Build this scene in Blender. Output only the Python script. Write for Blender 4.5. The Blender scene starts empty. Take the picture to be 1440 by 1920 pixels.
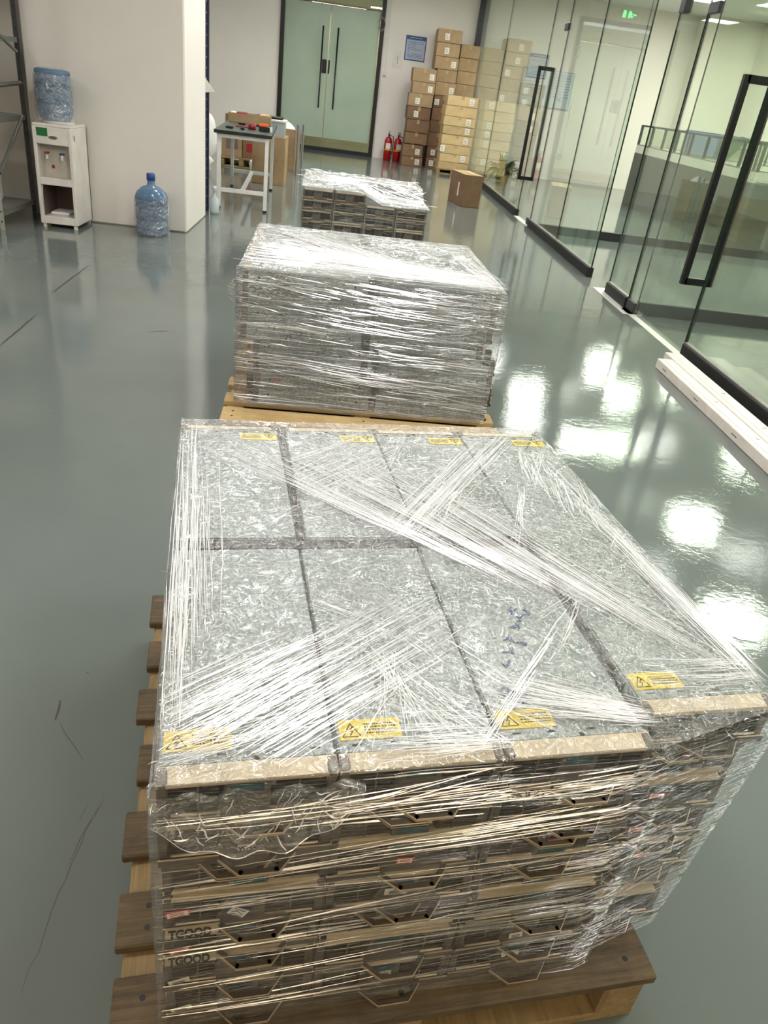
import bpy, bmesh, math, random
from mathutils import Vector, Matrix, noise
random.seed(7)
sc = bpy.context.scene
COL = sc.collection
PI = math.pi

# ------------------------------------------------------------------ camera, world, exposure
CAM_H = 1.38
cam = bpy.data.objects.new('camera', bpy.data.cameras.new('camera'))
COL.objects.link(cam)
R = [[0.9923962286608272, -0.08606250415273821, -0.0879941516166103],
     [-0.03323114574821836, 0.5010172231620038, -0.864799070910287],
     [0.11851335912895117, 0.8611474829981184, 0.4943476471411363]]
M = Matrix(R).to_4x4(); M.translation = (0, 0, CAM_H)
cam.matrix_world = M
cam.data.sensor_fit = 'VERTICAL'; cam.data.sensor_height = 24.0
cam.data.lens = 1397.0 / 1920.0 * 24.0
cam.data.clip_start = 0.02; cam.data.clip_end = 80
sc.camera = cam
sc.view_settings.view_transform = 'Standard'
sc.view_settings.look = 'None'
sc.view_settings.gamma = 1
sc.view_settings.use_curve_mapping = False
sc.view_settings.exposure = 1.3
sc.cycles.max_bounces = 8
sc.cycles.diffuse_bounces = 4
sc.cycles.glossy_bounces = 4
sc.cycles.transparent_max_bounces = 24
sc.cycles.caustics_reflective = False
sc.cycles.caustics_refractive = False
sc.cycles.sample_clamp_indirect = 6
w = bpy.data.worlds.new('world'); sc.world = w; w.use_nodes = True
w.node_tree.nodes['Background'].inputs[0].default_value = (0.9, 0.95, 1, 1)
w.node_tree.nodes['Background'].inputs[1].default_value = 0.3
PANEL_MAIN, PANEL_OFFICE, PANEL_BACK, PANEL_LOBBY = 16.0, 26.0, 4.2, 14.0
CEIL = 3.3

# ------------------------------------------------------------------ materials
def srgb(r, g, b):
    f = lambda c: (c / 255 / 12.92) if c / 255 <= 0.04045 else ((c / 255 + 0.055) / 1.055) ** 2.4
    return (f(r), f(g), f(b), 1)

class N:
    def __init__(s, name):
        s.m = bpy.data.materials.new(name); s.m.use_nodes = True
        s.t = s.m.node_tree; s.n = s.t.nodes; s.l = s.t.links
        s.n.clear(); s.out = s.n.new('ShaderNodeOutputMaterial')
    def add(s, typ, **kw):
        nd = s.n.new(typ)
        for k, v in kw.items(): setattr(nd, k, v)
        return nd
    def set(s, nd, **kw):
        for k, v in kw.items():
            k = k.replace('_', ' ')
            i = nd.inputs[k]
            if isinstance(v, bpy.types.NodeSocket): s.l.new(v, i)
            else: i.default_value = v
        return nd
    def link(s, a, b): s.l.new(a, b)
    def coords(s, scale=(1, 1, 1), rot=(0, 0, 0)):
        tc = s.add('ShaderNodeTexCoord'); mp = s.add('ShaderNodeMapping')
        mp.inputs['Scale'].default_value = scale; mp.inputs['Rotation'].default_value = rot
        s.link(tc.outputs['Object'], mp.inputs['Vector']); return mp.outputs[0]
    def noise(s, vec, scale, detail=3, rough=.5, dist=0):
        nd = s.add('ShaderNodeTexNoise'); s.link(vec, nd.inputs['Vector'])
        nd.inputs['Scale'].default_value = scale; nd.inputs['Detail'].default_value = detail
        nd.inputs['Roughness'].default_value = rough; nd.inputs['Distortion'].default_value = dist
        return nd.outputs['Fac']
    def ramp(s, fac, stops):
        r = s.add('ShaderNodeValToRGB'); s.link(fac, r.inputs[0])
        e = r.color_ramp.elements
        while len(e) < len(stops): e.new(.5)
        for i, (p, c) in enumerate(stops):
            e[i].position = p; e[i].color = c if len(c) == 4 else (*c, 1)
        return r.outputs[0]
    def math(s, op, a, b=None, clamp=False):
        nd = s.add('ShaderNodeMath', operation=op); nd.use_clamp = clamp
        for i, v in enumerate((a, b)):
            if v is None: continue
            if isinstance(v, bpy.types.NodeSocket): s.link(v, nd.inputs[i])
            else: nd.inputs[i].default_value = v
        return nd.outputs[0]
    def bump(s, h, strength, dist):
        b = s.add('ShaderNodeBump'); b.inputs['Strength'].default_value = strength
        b.inputs['Distance'].default_value = dist; s.link(h, b.inputs['Height']); return b.outputs[0]
    def mixs(s, fac, a, b):
        m = s.add('ShaderNodeMixShader')
        if isinstance(fac, bpy.types.NodeSocket): s.link(fac, m.inputs[0])
        else: m.inputs[0].default_value = fac
        s.link(a, m.inputs[1]); s.link(b, m.inputs[2]); return m.outputs[0]
    def pr(s, color=None, rough=.5, metal=0, normal=None, **kw):
        p = s.add('ShaderNodeBsdfPrincipled')
        for k, v in (('Base Color', color), ('Roughness', rough), ('Metallic', metal), ('Normal', normal)):
            if v is None: continue
            if isinstance(v, bpy.types.NodeSocket): s.link(v, p.inputs[k])
            else: p.inputs[k].default_value = v
        for k, v in kw.items(): p.inputs[k.replace('_', ' ')].default_value = v
        return p.outputs[0]
    def done(s, sh): s.link(sh, s.out.inputs[0]); return s.m

def plain(name, rgb, rough=.5, metal=0, var=.06, scale=8, **kw):
    n = N(name); c = srgb(*rgb); v = n.noise(n.coords(), scale, 4, .6)
    lo = tuple(max(0, x * (1 - var * 2)) for x in c[:3]); hi = tuple(min(1, x * (1 + var)) for x in c[:3])
    col = n.ramp(v, [(.3, lo), (.7, hi)])
    return n.done(n.pr(col, rough, metal, **kw))

def emit(name, rgb, st):
    n = N(name); e = n.add('ShaderNodeEmission'); e.inputs[0].default_value = (*rgb, 1); e.inputs[1].default_value = st
    return n.done(e.outputs[0])

def mk_floor():
    n = N('grey_green_epoxy'); v = n.coords()
    big = n.noise(v, .6, 4, .55); fine = n.noise(v, 14, 5, .65)
    c = n.ramp(big, [(.3, srgb(99, 106, 102)), (.7, srgb(112, 119, 115))])
    sc_ = n.ramp(n.noise(n.coords((1, 1, 1)), 9, 8, .75, .6), [(.70, (0, 0, 0)), (.80, (1, 1, 1))])
    mx = n.add('ShaderNodeMix', data_type='RGBA'); n.link(n.math('MULTIPLY', sc_, .25), mx.inputs[0])
    n.link(c, mx.inputs[6]); mx.inputs[7].default_value = srgb(90, 88, 82)
    ro = n.ramp(fine, [(.3, (.03,) * 3), (.7, (.065,) * 3)])
    wav = n.math('ADD', n.math('MULTIPLY', n.noise(v, 3.5, 2, .5), .55), n.math('MULTIPLY', n.noise(v, 26, 4, .65), .30))
    return n.done(n.pr(mx.outputs[2], ro, 0, n.bump(wav, .30, .006), IOR=1.55))

def mk_glass(name, tint, base=.045):
    n = N(name); lw = n.add('ShaderNodeLayerWeight'); lw.inputs[0].default_value = .5
    f = n.math('MULTIPLY_ADD', n.math('POWER', lw.outputs['Facing'], 4.5), .9); n.n[-1].inputs[2].default_value = base
    n.n[-1].use_clamp = True
    f = n.n[-1].outputs[0]
    tr = n.add('ShaderNodeBsdfTransparent'); tr.inputs[0].default_value = (*tint, 1)
    gl = n.add('ShaderNodeBsdfGlossy'); gl.inputs['Roughness'].default_value = 0.0; gl.inputs[0].default_value = (.95, 1, .96, 1)
    return n.done(n.mixs(f, tr.outputs[0], gl.outputs[0]))

def mk_film(name, scale, crease_scale, lo, hi, amount, haze=.04, bump=.9, bd=.006, refl=.10, rot=0, rough=.1):
    """clear stretch film: transparent, glossy, whitish creases and haze paint in glints and reflections"""
    n = N(name); v = n.coords(scale, (0, 0, rot))
    nz = n.noise(v, crease_scale, 3, .55, .9)
    ridge = n.math('SUBTRACT', 1.0, n.math('ABSOLUTE', n.math('MULTIPLY', n.math('SUBTRACT', nz, .5), 5.0)), True)
    r2 = n.math('POWER', ridge, 3)
    patch = n.ramp(n.noise(n.coords(), 5, 3, .6), [(lo, (0,) * 3), (hi, (1,) * 3)])
    cre = n.math('MULTIPLY', r2, patch)
    nb = n.bump(n.math('ADD', n.math('MULTIPLY', nz, 1.4), r2), bump, bd)
    lw = n.add('ShaderNodeLayerWeight'); lw.inputs[0].default_value = .5
    f = n.math('ADD', n.math('MULTIPLY', n.math('POWER', lw.outputs['Facing'], 4), .6), refl, True)
    tr = n.add('ShaderNodeBsdfTransparent'); tr.inputs[0].default_value = (.97, .975, .975, 1)
    gl = n.add('ShaderNodeBsdfGlossy'); gl.inputs['Roughness'].default_value = rough
    gl.inputs[0].default_value = (1, 1, 1, 1); n.link(nb, gl.inputs['Normal'])
    di = n.pr((.9, .92, .92, 1), .25, 0, nb)
    a = n.mixs(f, tr.outputs[0], gl.outputs[0])
    return n.done(n.mixs(n.math('ADD', n.math('MULTIPLY', cre, amount), haze, True), a, di))

def mk_fold(name, opac, tint=(.92, .94, .94), gl=.6):  # pale diffuse part paints the light glinting along film folds
    n = N(name)
    tr = n.add('ShaderNodeBsdfTransparent')
    d = n.pr((*tint, 1), .3, 0, None)
    g = n.add('ShaderNodeBsdfGlossy'); g.inputs[0].default_value = (1, 1, 1, 1); g.inputs['Roughness'].default_value = .14
    return n.done(n.mixs(opac, tr.outputs[0], n.mixs(gl, d, g.outputs[0])))

def mk_galv():
    n = N('galvanised_sheet'); oi = n.add('ShaderNodeObjectInfo'); v = n.coords()
    vo = n.add('ShaderNodeTexVoronoi'); vo.inputs['Scale'].default_value = 260; n.link(v, vo.inputs['Vector'])
    sp = n.math('MULTIPLY_ADD', vo.outputs['Color'], .5); sp = n.n[-1].outputs[0]; n.n[-1].inputs[2].default_value = 0
    g = n.math('ADD', sp, n.math('MULTIPLY', n.noise(v, 6, 5, .65), .6))
    c = n.ramp(g, [(.15, srgb(98, 102, 98)), (.55, srgb(143, 151, 146)), (.9, srgb(192, 200, 196))])
    hs = n.add('ShaderNodeHueSaturation'); n.link(c, hs.inputs['Color'])
    n.link(n.math('MULTIPLY_ADD', oi.outputs['Random'], .35), hs.inputs['Value']); n.n[-1].inputs[2].default_value = .78
    return n.done(n.pr(hs.outputs[0], .42, .45, n.bump(vo.outputs['Distance'], .15, .001)))

def mk_wood(name, a, b, rough=.8, rot=0):
    n = N(name); v = n.coords((1.2, 22, 22) if not rot else (22, 1.2, 22))
    g = n.noise(v, 3, 6, .7, 1.2); d = n.noise(n.coords(), 7, 4, .7)
    c = n.ramp(n.math('ADD', n.math('MULTIPLY', g, .6), n.math('MULTIPLY', d, .45)), [(.35, srgb(*a)), (.72, srgb(*b))])
    return n.done(n.pr(c, rough, 0, n.bump(g, .5, .003)))

def mk_card(name, a, b):
    n = N(name); oi = n.add('ShaderNodeObjectInfo'); v = n.coords()
    c = n.ramp(n.noise(v, 5, 5, .65), [(.25, srgb(*a)), (.75, srgb(*b))])
    hs = n.add('ShaderNodeHueSaturation'); n.link(c, hs.inputs['Color'])
    n.link(n.math('MULTIPLY_ADD', oi.outputs['Random'], .25), hs.inputs['Value']); n.n[-1].inputs[2].default_value = .85
    return n.done(n.pr(hs.outputs[0], .75, 0, n.bump(n.noise(v, 40, 3), .2, .002)))

def mk_frost():
    n = N('frosted_glass'); c = n.ramp(n.noise(n.coords(), 1.5, 2), [(.3, srgb(196, 212, 198)), (.7, srgb(208, 222, 208))])
    d = n.pr(c, .22, 0); t = n.add('ShaderNodeBsdfTranslucent'); n.link(c, t.inputs[0])
    return n.done(n.mixs(.45, d, t.outputs[0]))

def mk_paint(name, rgb):
    n = N(name); v = n.coords()
    c = srgb(*rgb); k = n.noise(v, 1.2, 5, .6)
    col = n.ramp(k, [(.3, tuple(x * .95 for x in c[:3])), (.7, c)])
    return n.done(n.pr(col, .65, 0, n.bump(n.noise(v, 60, 3), .08, .002)))

MT = dict(
    floor=mk_floor(), wall=mk_paint('white_wall_paint', (236, 230, 221)), ceil=mk_paint('ceiling_white', (225, 225, 222)),
    glass=mk_glass('clear_green_glass', (.945, .975, .938)), edge=plain('glass_edge', (30, 44, 36), .2),
    frost=mk_frost(), black=plain('black_metal', (8, 8, 9), .35), rail=plain('black_rail', (13, 12, 13), .55),
    galv=mk_galv(), bezel=plain('taupe_bezel_metal', (100, 90, 78), .36, .4), lip=plain('lip_catchlight_metal', (206, 188, 158), .28, .4),
    slat=plain('dark_louvre', (84, 74, 64), .4, .3), void=plain('dark_interior', (14, 12, 11), .8),
    teal=plain('teal_display', (38, 78, 84), .25), yellow=plain('yellow_sticker', (226, 200, 40), .4), ink=plain('black_ink', (18, 17, 17), .6),
    paper=plain('white_paper', (228, 224, 214), .7), red=plain('red_ink', (176, 52, 48), .5), blue=plain('blue_ink', (40, 84, 140), .5),
    paleblue=plain('pale_blue_paper', (176, 188, 206), .6), pink=plain('pink_ink', (206, 96, 110), .5), tan=plain('front_strip_beige', (200, 184, 152), .5, .1, .1, 20),
    darkwood=mk_wood('weathered_wood', (48, 40, 30), (122, 104, 76)), palewood=mk_wood('pale_wood', (116, 94, 62), (176, 152, 110)),
    palewood_y=mk_wood('pale_wood_lengthwise', (116, 94, 62), (176, 152, 110), .8, 1),
    midwood=mk_wood('pallet_pine', (150, 122, 78), (198, 172, 122)),
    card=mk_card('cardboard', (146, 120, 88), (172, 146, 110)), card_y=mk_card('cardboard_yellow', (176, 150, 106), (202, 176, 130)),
    card_d=mk_card('cardboard_brown', (112, 84, 60), (134, 104, 76)), tape=plain('box_tape', (176, 148, 104), .3),
    white=plain('white_plastic', (226, 220, 212), .35), whitem=plain('white_paint_metal', (222, 220, 216), .35),
    recess=plain('beige_recess', (186, 178, 166), .5), maroon=plain('brown_panel', (110, 92, 86), .5),
    bottle=plain('blue_water_bottle', (92, 124, 156), .12, 0, .12, 6, Alpha=.82), cap=plain('blue_cap', (24, 66, 130), .35),
    navy=plain('navy_post', (26, 32, 58), .45), steel=plain('grey_shelf_steel', (120, 120, 114), .45, .3), dsteel=plain('dark_shelf_steel', (62, 62, 64), .5, .3),
    steelw=plain('perforated_steel_light', (168, 168, 158), .45, .2), ext=plain('extinguisher_red', (176, 26, 28), .25), green=plain('green_sticker', (30, 110, 56), .4),
    bench=plain('bench_top_green', (74, 92, 84), .3), orange=plain('orange_plastic', (232, 92, 50), .4), redp=plain('dark_red_plastic', (150, 30, 44), .4),
    panelgrey=plain('cubicle_grey', (88, 86, 82), .7), whiteb=plain('whiteboard', (206, 216, 222), .2), lilac=emit('lilac_screen', (.22, .23, .52), .55),
    band=plain('name_strip_beige', (158, 148, 126), .4, .1), lilacbox=plain('lilac_box', (120, 116, 168), .5), leaf=plain('leaf_green', (70, 98, 62), .45, 0, .2), pot=plain('pot', (200, 170, 110), .5), tub=plain('translucent_tub', (196, 206, 208), .2, Alpha=.85),
    foam=plain('white_foam', (236, 234, 230), .7), alum=plain('aluminium', (170, 176, 182), .3, .8), trunk=plain('white_trunking', (232, 224, 214), .4),
    jacket=plain('teal_cloth', (92, 132, 120), .8), crack=plain('dark_scratch', (62, 54, 50), .7), whitestrip=plain('worn_white_strip', (214, 214, 204), .4),
    lobby=mk_paint('lobby_yellow_wall', (188, 182, 152)), sign=emit('exit_sign_green', (.10, 1, .25), 2.0), greypost=plain('grey_wall_metal', (128, 124, 118), .5),
    film_top=mk_film('stretch_film_crumpled', (1, 1, 1), 42, .34, .62, .30, .015, 1, .005, .13, 0, .07),
    film_wall=mk_film('stretch_film_stretched', (4, 4, 70), 1.8, .34, .66, .07, .006, 1, .006, .07, 0, .10),
    film_grey=mk_film('stretch_film_reflection_haze', (3, 3, 44), 1.6, .3, .62, .22, .09, 1, .010, .15, 0, .12),  # film_grey: grey reflections are put into the colour as milky haze
    film_mtop=mk_film('stretch_film_pulled_top', (3, 5, 3), 5, .3, .6, .25, .03, 1, .024, .34, .3, .10),
    film_far=mk_film('stretch_film_layers_shiny', (2.2, 1.2, 2.2), 9, .3, .6, .3, .06, 1, .02, .5, 0, .10),
    bag=mk_film('thin_bag_film', (1, 1, 1), 9, .35, .65, .25, .05, 1, .012, .12),
    fold=mk_fold('film_fold_white_glint', .70, (.97, .98, .98), .22), fold_f=mk_fold('film_fold_front', .58, (.80, .82, .82), .7), fold_soft=mk_fold('film_fold_faint', .35), fold_warm=mk_fold('film_fold_dense', .30),
    p_main=emit('panel_main', (1, .97, .95), PANEL_MAIN), p_off=emit('panel_office', (1, 1, .93), PANEL_OFFICE),
    p_back=emit('panel_behind_added', (1, .76, .50), PANEL_BACK), p_lob=emit('panel_lobby', (1, .95, .75), PANEL_LOBBY),
)

# ------------------------------------------------------------------ mesh helpers
class MB:
    def __init__(s): s.v = []; s.f = []; s.mi = []; s.mats = []; s.sm = []
    def mat(s, m):
        if m not in s.mats: s.mats.append(m)
        return s.mats.index(m)
    def face(s, idx, m, smooth=False): s.f.append(idx); s.mi.append(s.mat(m)); s.sm.append(smooth)
    def quad(s, a, b, c, d, m):
        k = len(s.v); s.v += [a, b, c, d]; s.face((k, k + 1, k + 2, k + 3), m)
    def box(s, x0, x1, y0, y1, z0, z1, m, bev=0, T=None):
        if x1 < x0: x0, x1 = x1, x0
        if y1 < y0: y0, y1 = y1, y0
        if z1 < z0: z0, z1 = z1, z0
        bev = min(bev, (x1 - x0) * .3, (y1 - y0) * .3, (z1 - z0) * .3)
        k = len(s.v)
        if bev <= 0:
            P = [(x, y, z) for z in (z0, z1) for (x, y) in ((x0, y0), (x1, y0), (x1, y1), (x0, y1))]
            F = [(0, 3, 2, 1), (4, 5, 6, 7), (0, 1, 5, 4), (1, 2, 6, 5), (2, 3, 7, 6), (3, 0, 4, 7)]
        else:
            b = bev; P = []
            def ring(x0, x1, y0, y1, z, c):
                return [(x0 + c, y0, z), (x1 - c, y0, z), (x1, y0 + c, z), (x1, y1 - c, z), (x1 - c, y1, z), (x0 + c, y1, z), (x0, y1 - c, z), (x0, y0 + c, z)]
            P += ring(x0 + b, x1 - b, y0 + b, y1 - b, z0, b * .4); P += ring(x0, x1, y0, y1, z0 + b, b)
            P += ring(x0, x1, y0, y1, z1 - b, b); P += ring(x0 + b, x1 - b, y0 + b, y1 - b, z1, b * .4)
            F = [tuple(range(7, -1, -1)), tuple(range(24, 32))]
            for r in range(3):
                for i in range(8):
                    j = (i + 1) % 8; F.append((r * 8 + i, r * 8 + j, r * 8 + 8 + j, r * 8 + 8 + i))
        if T is not None: P = [tuple(T @ Vector(p)) for p in P]
        s.v += P
        for f in F: s.face(tuple(k + i for i in f), m)
    def prism(s, pts, z0, z1, m, T=None):
        n = len(pts); k = len(s.v)
        P = [(x, y, z0) for x, y in pts] + [(x, y, z1) for x, y in pts]
        if T is not None: P = [tuple(T @ Vector(p)) for p in P]
        s.v += P
        s.face(tuple(k + i for i in range(n - 1, -1, -1)), m); s.face(tuple(k + n + i for i in range(n)), m)
        for i in range(n):
            j = (i + 1) % n; s.face((k + i, k + j, k + n + j, k + n + i), m)
    def lathe(s, prof, m, c=(0, 0, 0), n=20, T=None):
        k = len(s.v); P = []
        for r, z in prof:
            for i in range(n):
                a = 2 * PI * i / n; P.append((c[0] + r * math.cos(a), c[1] + r * math.sin(a), c[2] + z))
        if T is not None: P = [tuple(T @ Vector(p)) for p in P]
        s.v += P
        for q in range(len(prof) - 1):
            for i in range(n):
                j = (i + 1) % n; s.face((k + q * n + i, k + q * n + j, k + (q + 1) * n + j, k + (q + 1) * n + i), m, True)
        s.face(tuple(k + i for i in range(n - 1, -1, -1)), m)
        s.face(tuple(k + (len(prof) - 1) * n + i for i in range(n)), m)
    def tube(s, pts, r, m, n=8):
        pts = [Vector(p) for p in pts]; k = len(s.v)
        for i, p in enumerate(pts):
            d = (pts[min(i + 1, len(pts) - 1)] - pts[max(i - 1, 0)]).normalized()
            u = d.cross(Vector((0, 0, 1)));
            if u.length < .1: u = d.cross(Vector((1, 0, 0)))
            u.normalize(); v = d.cross(u)
            rr = r[i] if isinstance(r, (list, tuple)) else r
            for q in range(n):
                a = 2 * PI * q / n; s.v.append(tuple(p + (u * math.cos(a) + v * math.sin(a)) * rr))
        for i in range(len(pts) - 1):
            for q in range(n):
                j = (q + 1) % n; s.face((k + i * n + q, k + i * n + j, k + (i + 1) * n + j, k + (i + 1) * n + q), m, True)
        s.face(tuple(k + q for q in range(n)), m); s.face(tuple(k + (len(pts) - 1) * n + q for q in range(n - 1, -1, -1)), m)
    def grid(s, fn, nu, nv, m, smooth=True):
        k = len(s.v)
        for i in range(nu + 1):
            for j in range(nv + 1): s.v.append(tuple(fn(i / nu, j / nv)))
        for i in range(nu):
            for j in range(nv):
                a = k + i * (nv + 1) + j; s.face((a, a + nv + 1, a + nv + 2, a + 1), m, smooth)
    def ridge(s, pts, up, wd, m, hk=1.1):
        """thin raised fold: triangular section along pts, up = outward normal"""
        k = len(s.v); up = Vector(up); n = len(pts)
        for i, p in enumerate(pts):
            p = Vector(p); d = Vector(pts[min(i + 1, n - 1)]) - Vector(pts[max(i - 1, 0)])
            side = d.cross(up)
            if side.length < 1e-9: side = Vector((1, 0, 0))
            side.normalize(); t = wd * (.25 + .75 * math.sin(PI * (i + .35) / (n - .3)))
            s.v += [tuple(p - side * t), tuple(p + up * t * hk), tuple(p + side * t)]
        for i in range(n - 1):
            a = k + i * 3
            s.face((a, a + 3, a + 4, a + 1), m, False); s.face((a + 1, a + 4, a + 5, a + 2), m, False)
    def build(s, name, parent=None, loc=(0, 0, 0), rot=(0, 0, 0), label=None):
        me = bpy.data.meshes.new(name)
        me.from_pydata(s.v, [], s.f)
        for m in s.mats: me.materials.append(MT[m])
        me.polygons.foreach_set('material_index', s.mi)
        me.polygons.foreach_set('use_smooth', s.sm)
        me.update()
        o = bpy.data.objects.new(name, me); COL.objects.link(o)
        o.location = loc; o.rotation_euler = rot
        if parent: o.parent = parent
        if label: o['label'] = label
        return o

def thing(name, label, cat, loc=(0, 0, 0), rot=0, group=None):
    o = bpy.data.objects.new(name, None); COL.objects.link(o)
    o.location = loc; o.rotation_euler = (0, 0, rot) if not isinstance(rot, tuple) else rot
    o.empty_display_size = .1
    return tag(o, label, cat, group)
def tag(o, label, cat, group=None, kind=None):
    o['label'] = label; o['category'] = cat
    if group: o['group'] = group
    if kind: o['kind'] = kind
    return o
def struct(mb, name, **k):
    o = mb.build(name, **k); o['kind'] = 'structure'; return o
def copy_tree(o, parent=None):
    c = o.copy(); COL.objects.link(c); c.parent = parent
    for ch in KIDS.get(o.name, []): copy_tree(ch, c)
    return c
KIDS = {}
def kids_index(root):
    KIDS[root.name] = list(root.children)
    for c in root.children: kids_index(c)

def letters(name, text, size, mat, parent, loc, rot, depth=.0006, label=None):
    cu = bpy.data.curves.new(name, 'FONT'); cu.body = text; cu.size = size; cu.extrude = depth
    cu.offset = size * .045
    tmp = bpy.data.objects.new(name + '_curve', cu); COL.objects.link(tmp)
    bpy.context.view_layer.update()
    me = bpy.data.meshes.new_from_object(tmp.evaluated_get(bpy.context.evaluated_depsgraph_get()))
    bpy.data.objects.remove(tmp)
    me.materials.clear(); me.materials.append(MT[mat])
    o = bpy.data.objects.new(name, me); COL.objects.link(o); o.parent = parent
    o.location = loc; o.rotation_euler = rot
    if label: o['label'] = label
    return o

# ------------------------------------------------------------------ room shell
YB, YF, XL, XR, XG = 17.7, -5.0, -5.2, 7.9, 2.42
m = MB(); m.box(XL, 9, YF, 24, -.1, 0, 'floor'); struct(m, 'floor')
m = MB(); m.box(XL, 9, YF, YB + .15, CEIL, CEIL + .1, 'ceil'); struct(m, 'ceiling')
m = MB(); m.box(XL - .15, XL, YF, YB + .15, 0, CEIL, 'wall'); struct(m, 'wall_left')
m = MB(); m.box(XR, XR + .15, YF, YB + .15, 0, CEIL, 'wall'); struct(m, 'wall_right')
m = MB(); m.box(XL, 9, YF - .15, YF, 0, CEIL, 'wall'); struct(m, 'wall_front')
m = MB()
m.box(XL, -1.57, YB, YB + .15, 0, CEIL, 'wall'); m.box(.485, 9, YB, YB + .15, 0, CEIL, 'wall')
m.box(-1.57, .485, YB, YB + .15, 3.02, CEIL, 'wall'); m.box(6.78, XR, YB - .5, YB, 0, CEIL, 'wall')
struct(m, 'wall_back')
# white column on the left, its corner slightly rounded
m = MB(); m.box(-2.70, -1.405, 7.2, 8.19, 0, CEIL, 'wall', .012); struct(m, 'wall_column')
m = MB(); m.box(-5.2, -2.72, 7.75, 7.95, 0, CEIL, 'wall'); struct(m, 'wall_side')
m = MB(); m.box(-2.80, -2.702, 7.3, 7.75, 0, CEIL, 'greypost'); struct(m, 'trim_1')
# lobby seen over and under the back door
m = MB(); m.box(-3, 2.2, 20.6, 20.7, 0, 2.8, 'lobby'); m.box(-3.1, -3, YB + .15, 20.7, 0, 2.8, 'lobby'); m.box(2.2, 2.3, YB + .15, 20.7, 0, 2.8, 'lobby')
m.box(-3, 2.2, YB + .15, 20.7, 2.8, 2.9, 'ceil'); struct(m, 'wall_lobby')

# ------------------------------------------------------------------ ceiling lights
def light(x, y, sx, sy, mat, label, z=CEIL):
    t = thing('ceiling_light', label, 'ceiling light', (x, y, z), 0, 'ceiling light panels')
    m = MB()
    for a in (-1, 1):
        m.box(-sx / 2 - .03, sx / 2 + .03, a * sy / 2 - (.03 if a < 0 else 0), a * sy / 2 + (.03 if a > 0 else 0), -.03, 0, 'whitem')
        m.box(a * sx / 2 - (.03 if a < 0 else 0), a * sx / 2 + (.03 if a > 0 else 0), -sy / 2, sy / 2, -.03, 0, 'whitem')
    m.build('frame', t)
    m = MB(); m.box(-sx / 2, sx / 2, -sy / 2, sy / 2, -.022, -.004, mat); m.build('diffuser', t)
for x, y, w_ in ((-.7, 1.6, 'left of and above the nearest pile'), (1.5, 1.0, 'right of and above the nearest pile'), (-.6, 4.6, 'left of and above the middle pile'), (.7, 2.7, 'above the gap between near and middle piles'), (-.6, 7.8, 'above the gap before the workbench'), (.9, 7.2, 'above the aisle beside the far door'), (-.7, 11.2, 'above the rear of the workbench'), (1.5, 11.6, 'above the lone carton'), (-.6, 14.8, 'in front of the frosted door'), (1.6, 14.9, 'in front of the carton stacks'), (-2.8, 13.5, 'added to brighten the back, over the plastic sacks')):  # the panel over the sacks is added to brighten the back walls
    light(x, y, .6, .6, 'p_main', 'square ceiling light panel ' + w_)
light(-4.75, 11, 1.2, .3, 'p_main', 'long ceiling light panel beyond the left shelving'); light(-4.0, 3.5, .6, .6, 'p_main', 'square ceiling light panel above the empty floor on the left')
for x, y, w_ in ((5.75, 15.2, 'by the back wall'), (5.6, 13.4, 'above the rear cubicle'), (3.65, 13.0, 'nearest the whiteboard'), (5.06, 8.5, 'behind the narrow glass panel'), (4.65, 6.4, 'behind the nearest glass door'), (4.5, 3.0, 'in the nearest glass room'), (7.0, 11.0, 'by the right wall'), (6.9, 5.0, 'at right of the nearest glass room'), (7.2, 8.0, 'added for brightness at right of the glass corridor room'), (7.2, 14.5, 'added for brightness in the rear right corner'), (7.2, 2.0, 'added for brightness, far right of the nearest glass room')):  # the three rightmost panels are added to brighten the office
    light(x, y, .6, .6, 'p_off', 'square office ceiling light panel ' + w_)
light(4.5, 11.0, 1.3, .35, 'p_off', 'long office ceiling light above the cubicle partition'); light(4.6, .4, 1.2, .3, 'p_off', 'long office ceiling light in the nearest glass room')
for x, y, w_ in ((-3.4, -2.2, 'far left'), (-1.6, -2.2, 'left'), (.2, -2.2, 'centre'), (2.0, -2.2, 'right'), (-1.6, -4.0, 'rear left'), (.4, -4.0, 'rear right')): light(x, y, 1.2, .6, 'p_back', 'warm ceiling light panel added unseen behind the viewer, ' + w_)  # unseen panels added for warm streaks on the near pile's film
light(-.5, 19.9, 1.2, .15, 'p_lob', 'narrow lobby ceiling light seen above the frosted door', 2.8)
light(.8, 19.2, 1.2, .3, 'p_lob', 'second lobby ceiling light beyond the frosted door', 2.8)

# ------------------------------------------------------------------ back door
m = MB()
m.box(-1.57, -1.49, YB - .06, YB + .1, 0, 3.02, 'black'); m.box(.405, .485, YB - .06, YB + .1, 0, 3.02, 'black')
m.box(-1.49, .405, YB - .06, YB + .1, 2.95, 3.02, 'black'); m.box(-1.49, .405, YB - .08, YB + .1, 0, .07, 'rail')
m.box(-1.49, .405, YB, YB + .03, 2.615, 2.625, 'rail')
struct(m, 'trim_2')
d = thing('door_1', 'frosted double glass door with long black pull bars in back wall', 'door', (0, YB, 0)); d['kind'] = 'structure'
for (a, b) in ((-1.485, -.60), (-.58, .385)):
    m = MB(); m.box(a, b, 0, .012, .25, 2.6, 'frost'); m.box(a, b, 0, .012, .09, .25, 'glass'); m.build('door_leaf', d)
m = MB(); m.box(-1.485, .4, .01, .022, 2.63, 2.94, 'glass'); m.build('transom', d)
for x in (-.72, -.42):
    m = MB(); m.tube([(x, -.07, .8), (x, -.07, 2.24)], .016, 'black', 8)
    for z in (.95, 2.1): m.tube([(x, -.07, z), (x, 0, z)], .01, 'black', 6)
    m.build('door_handle', d)
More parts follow.
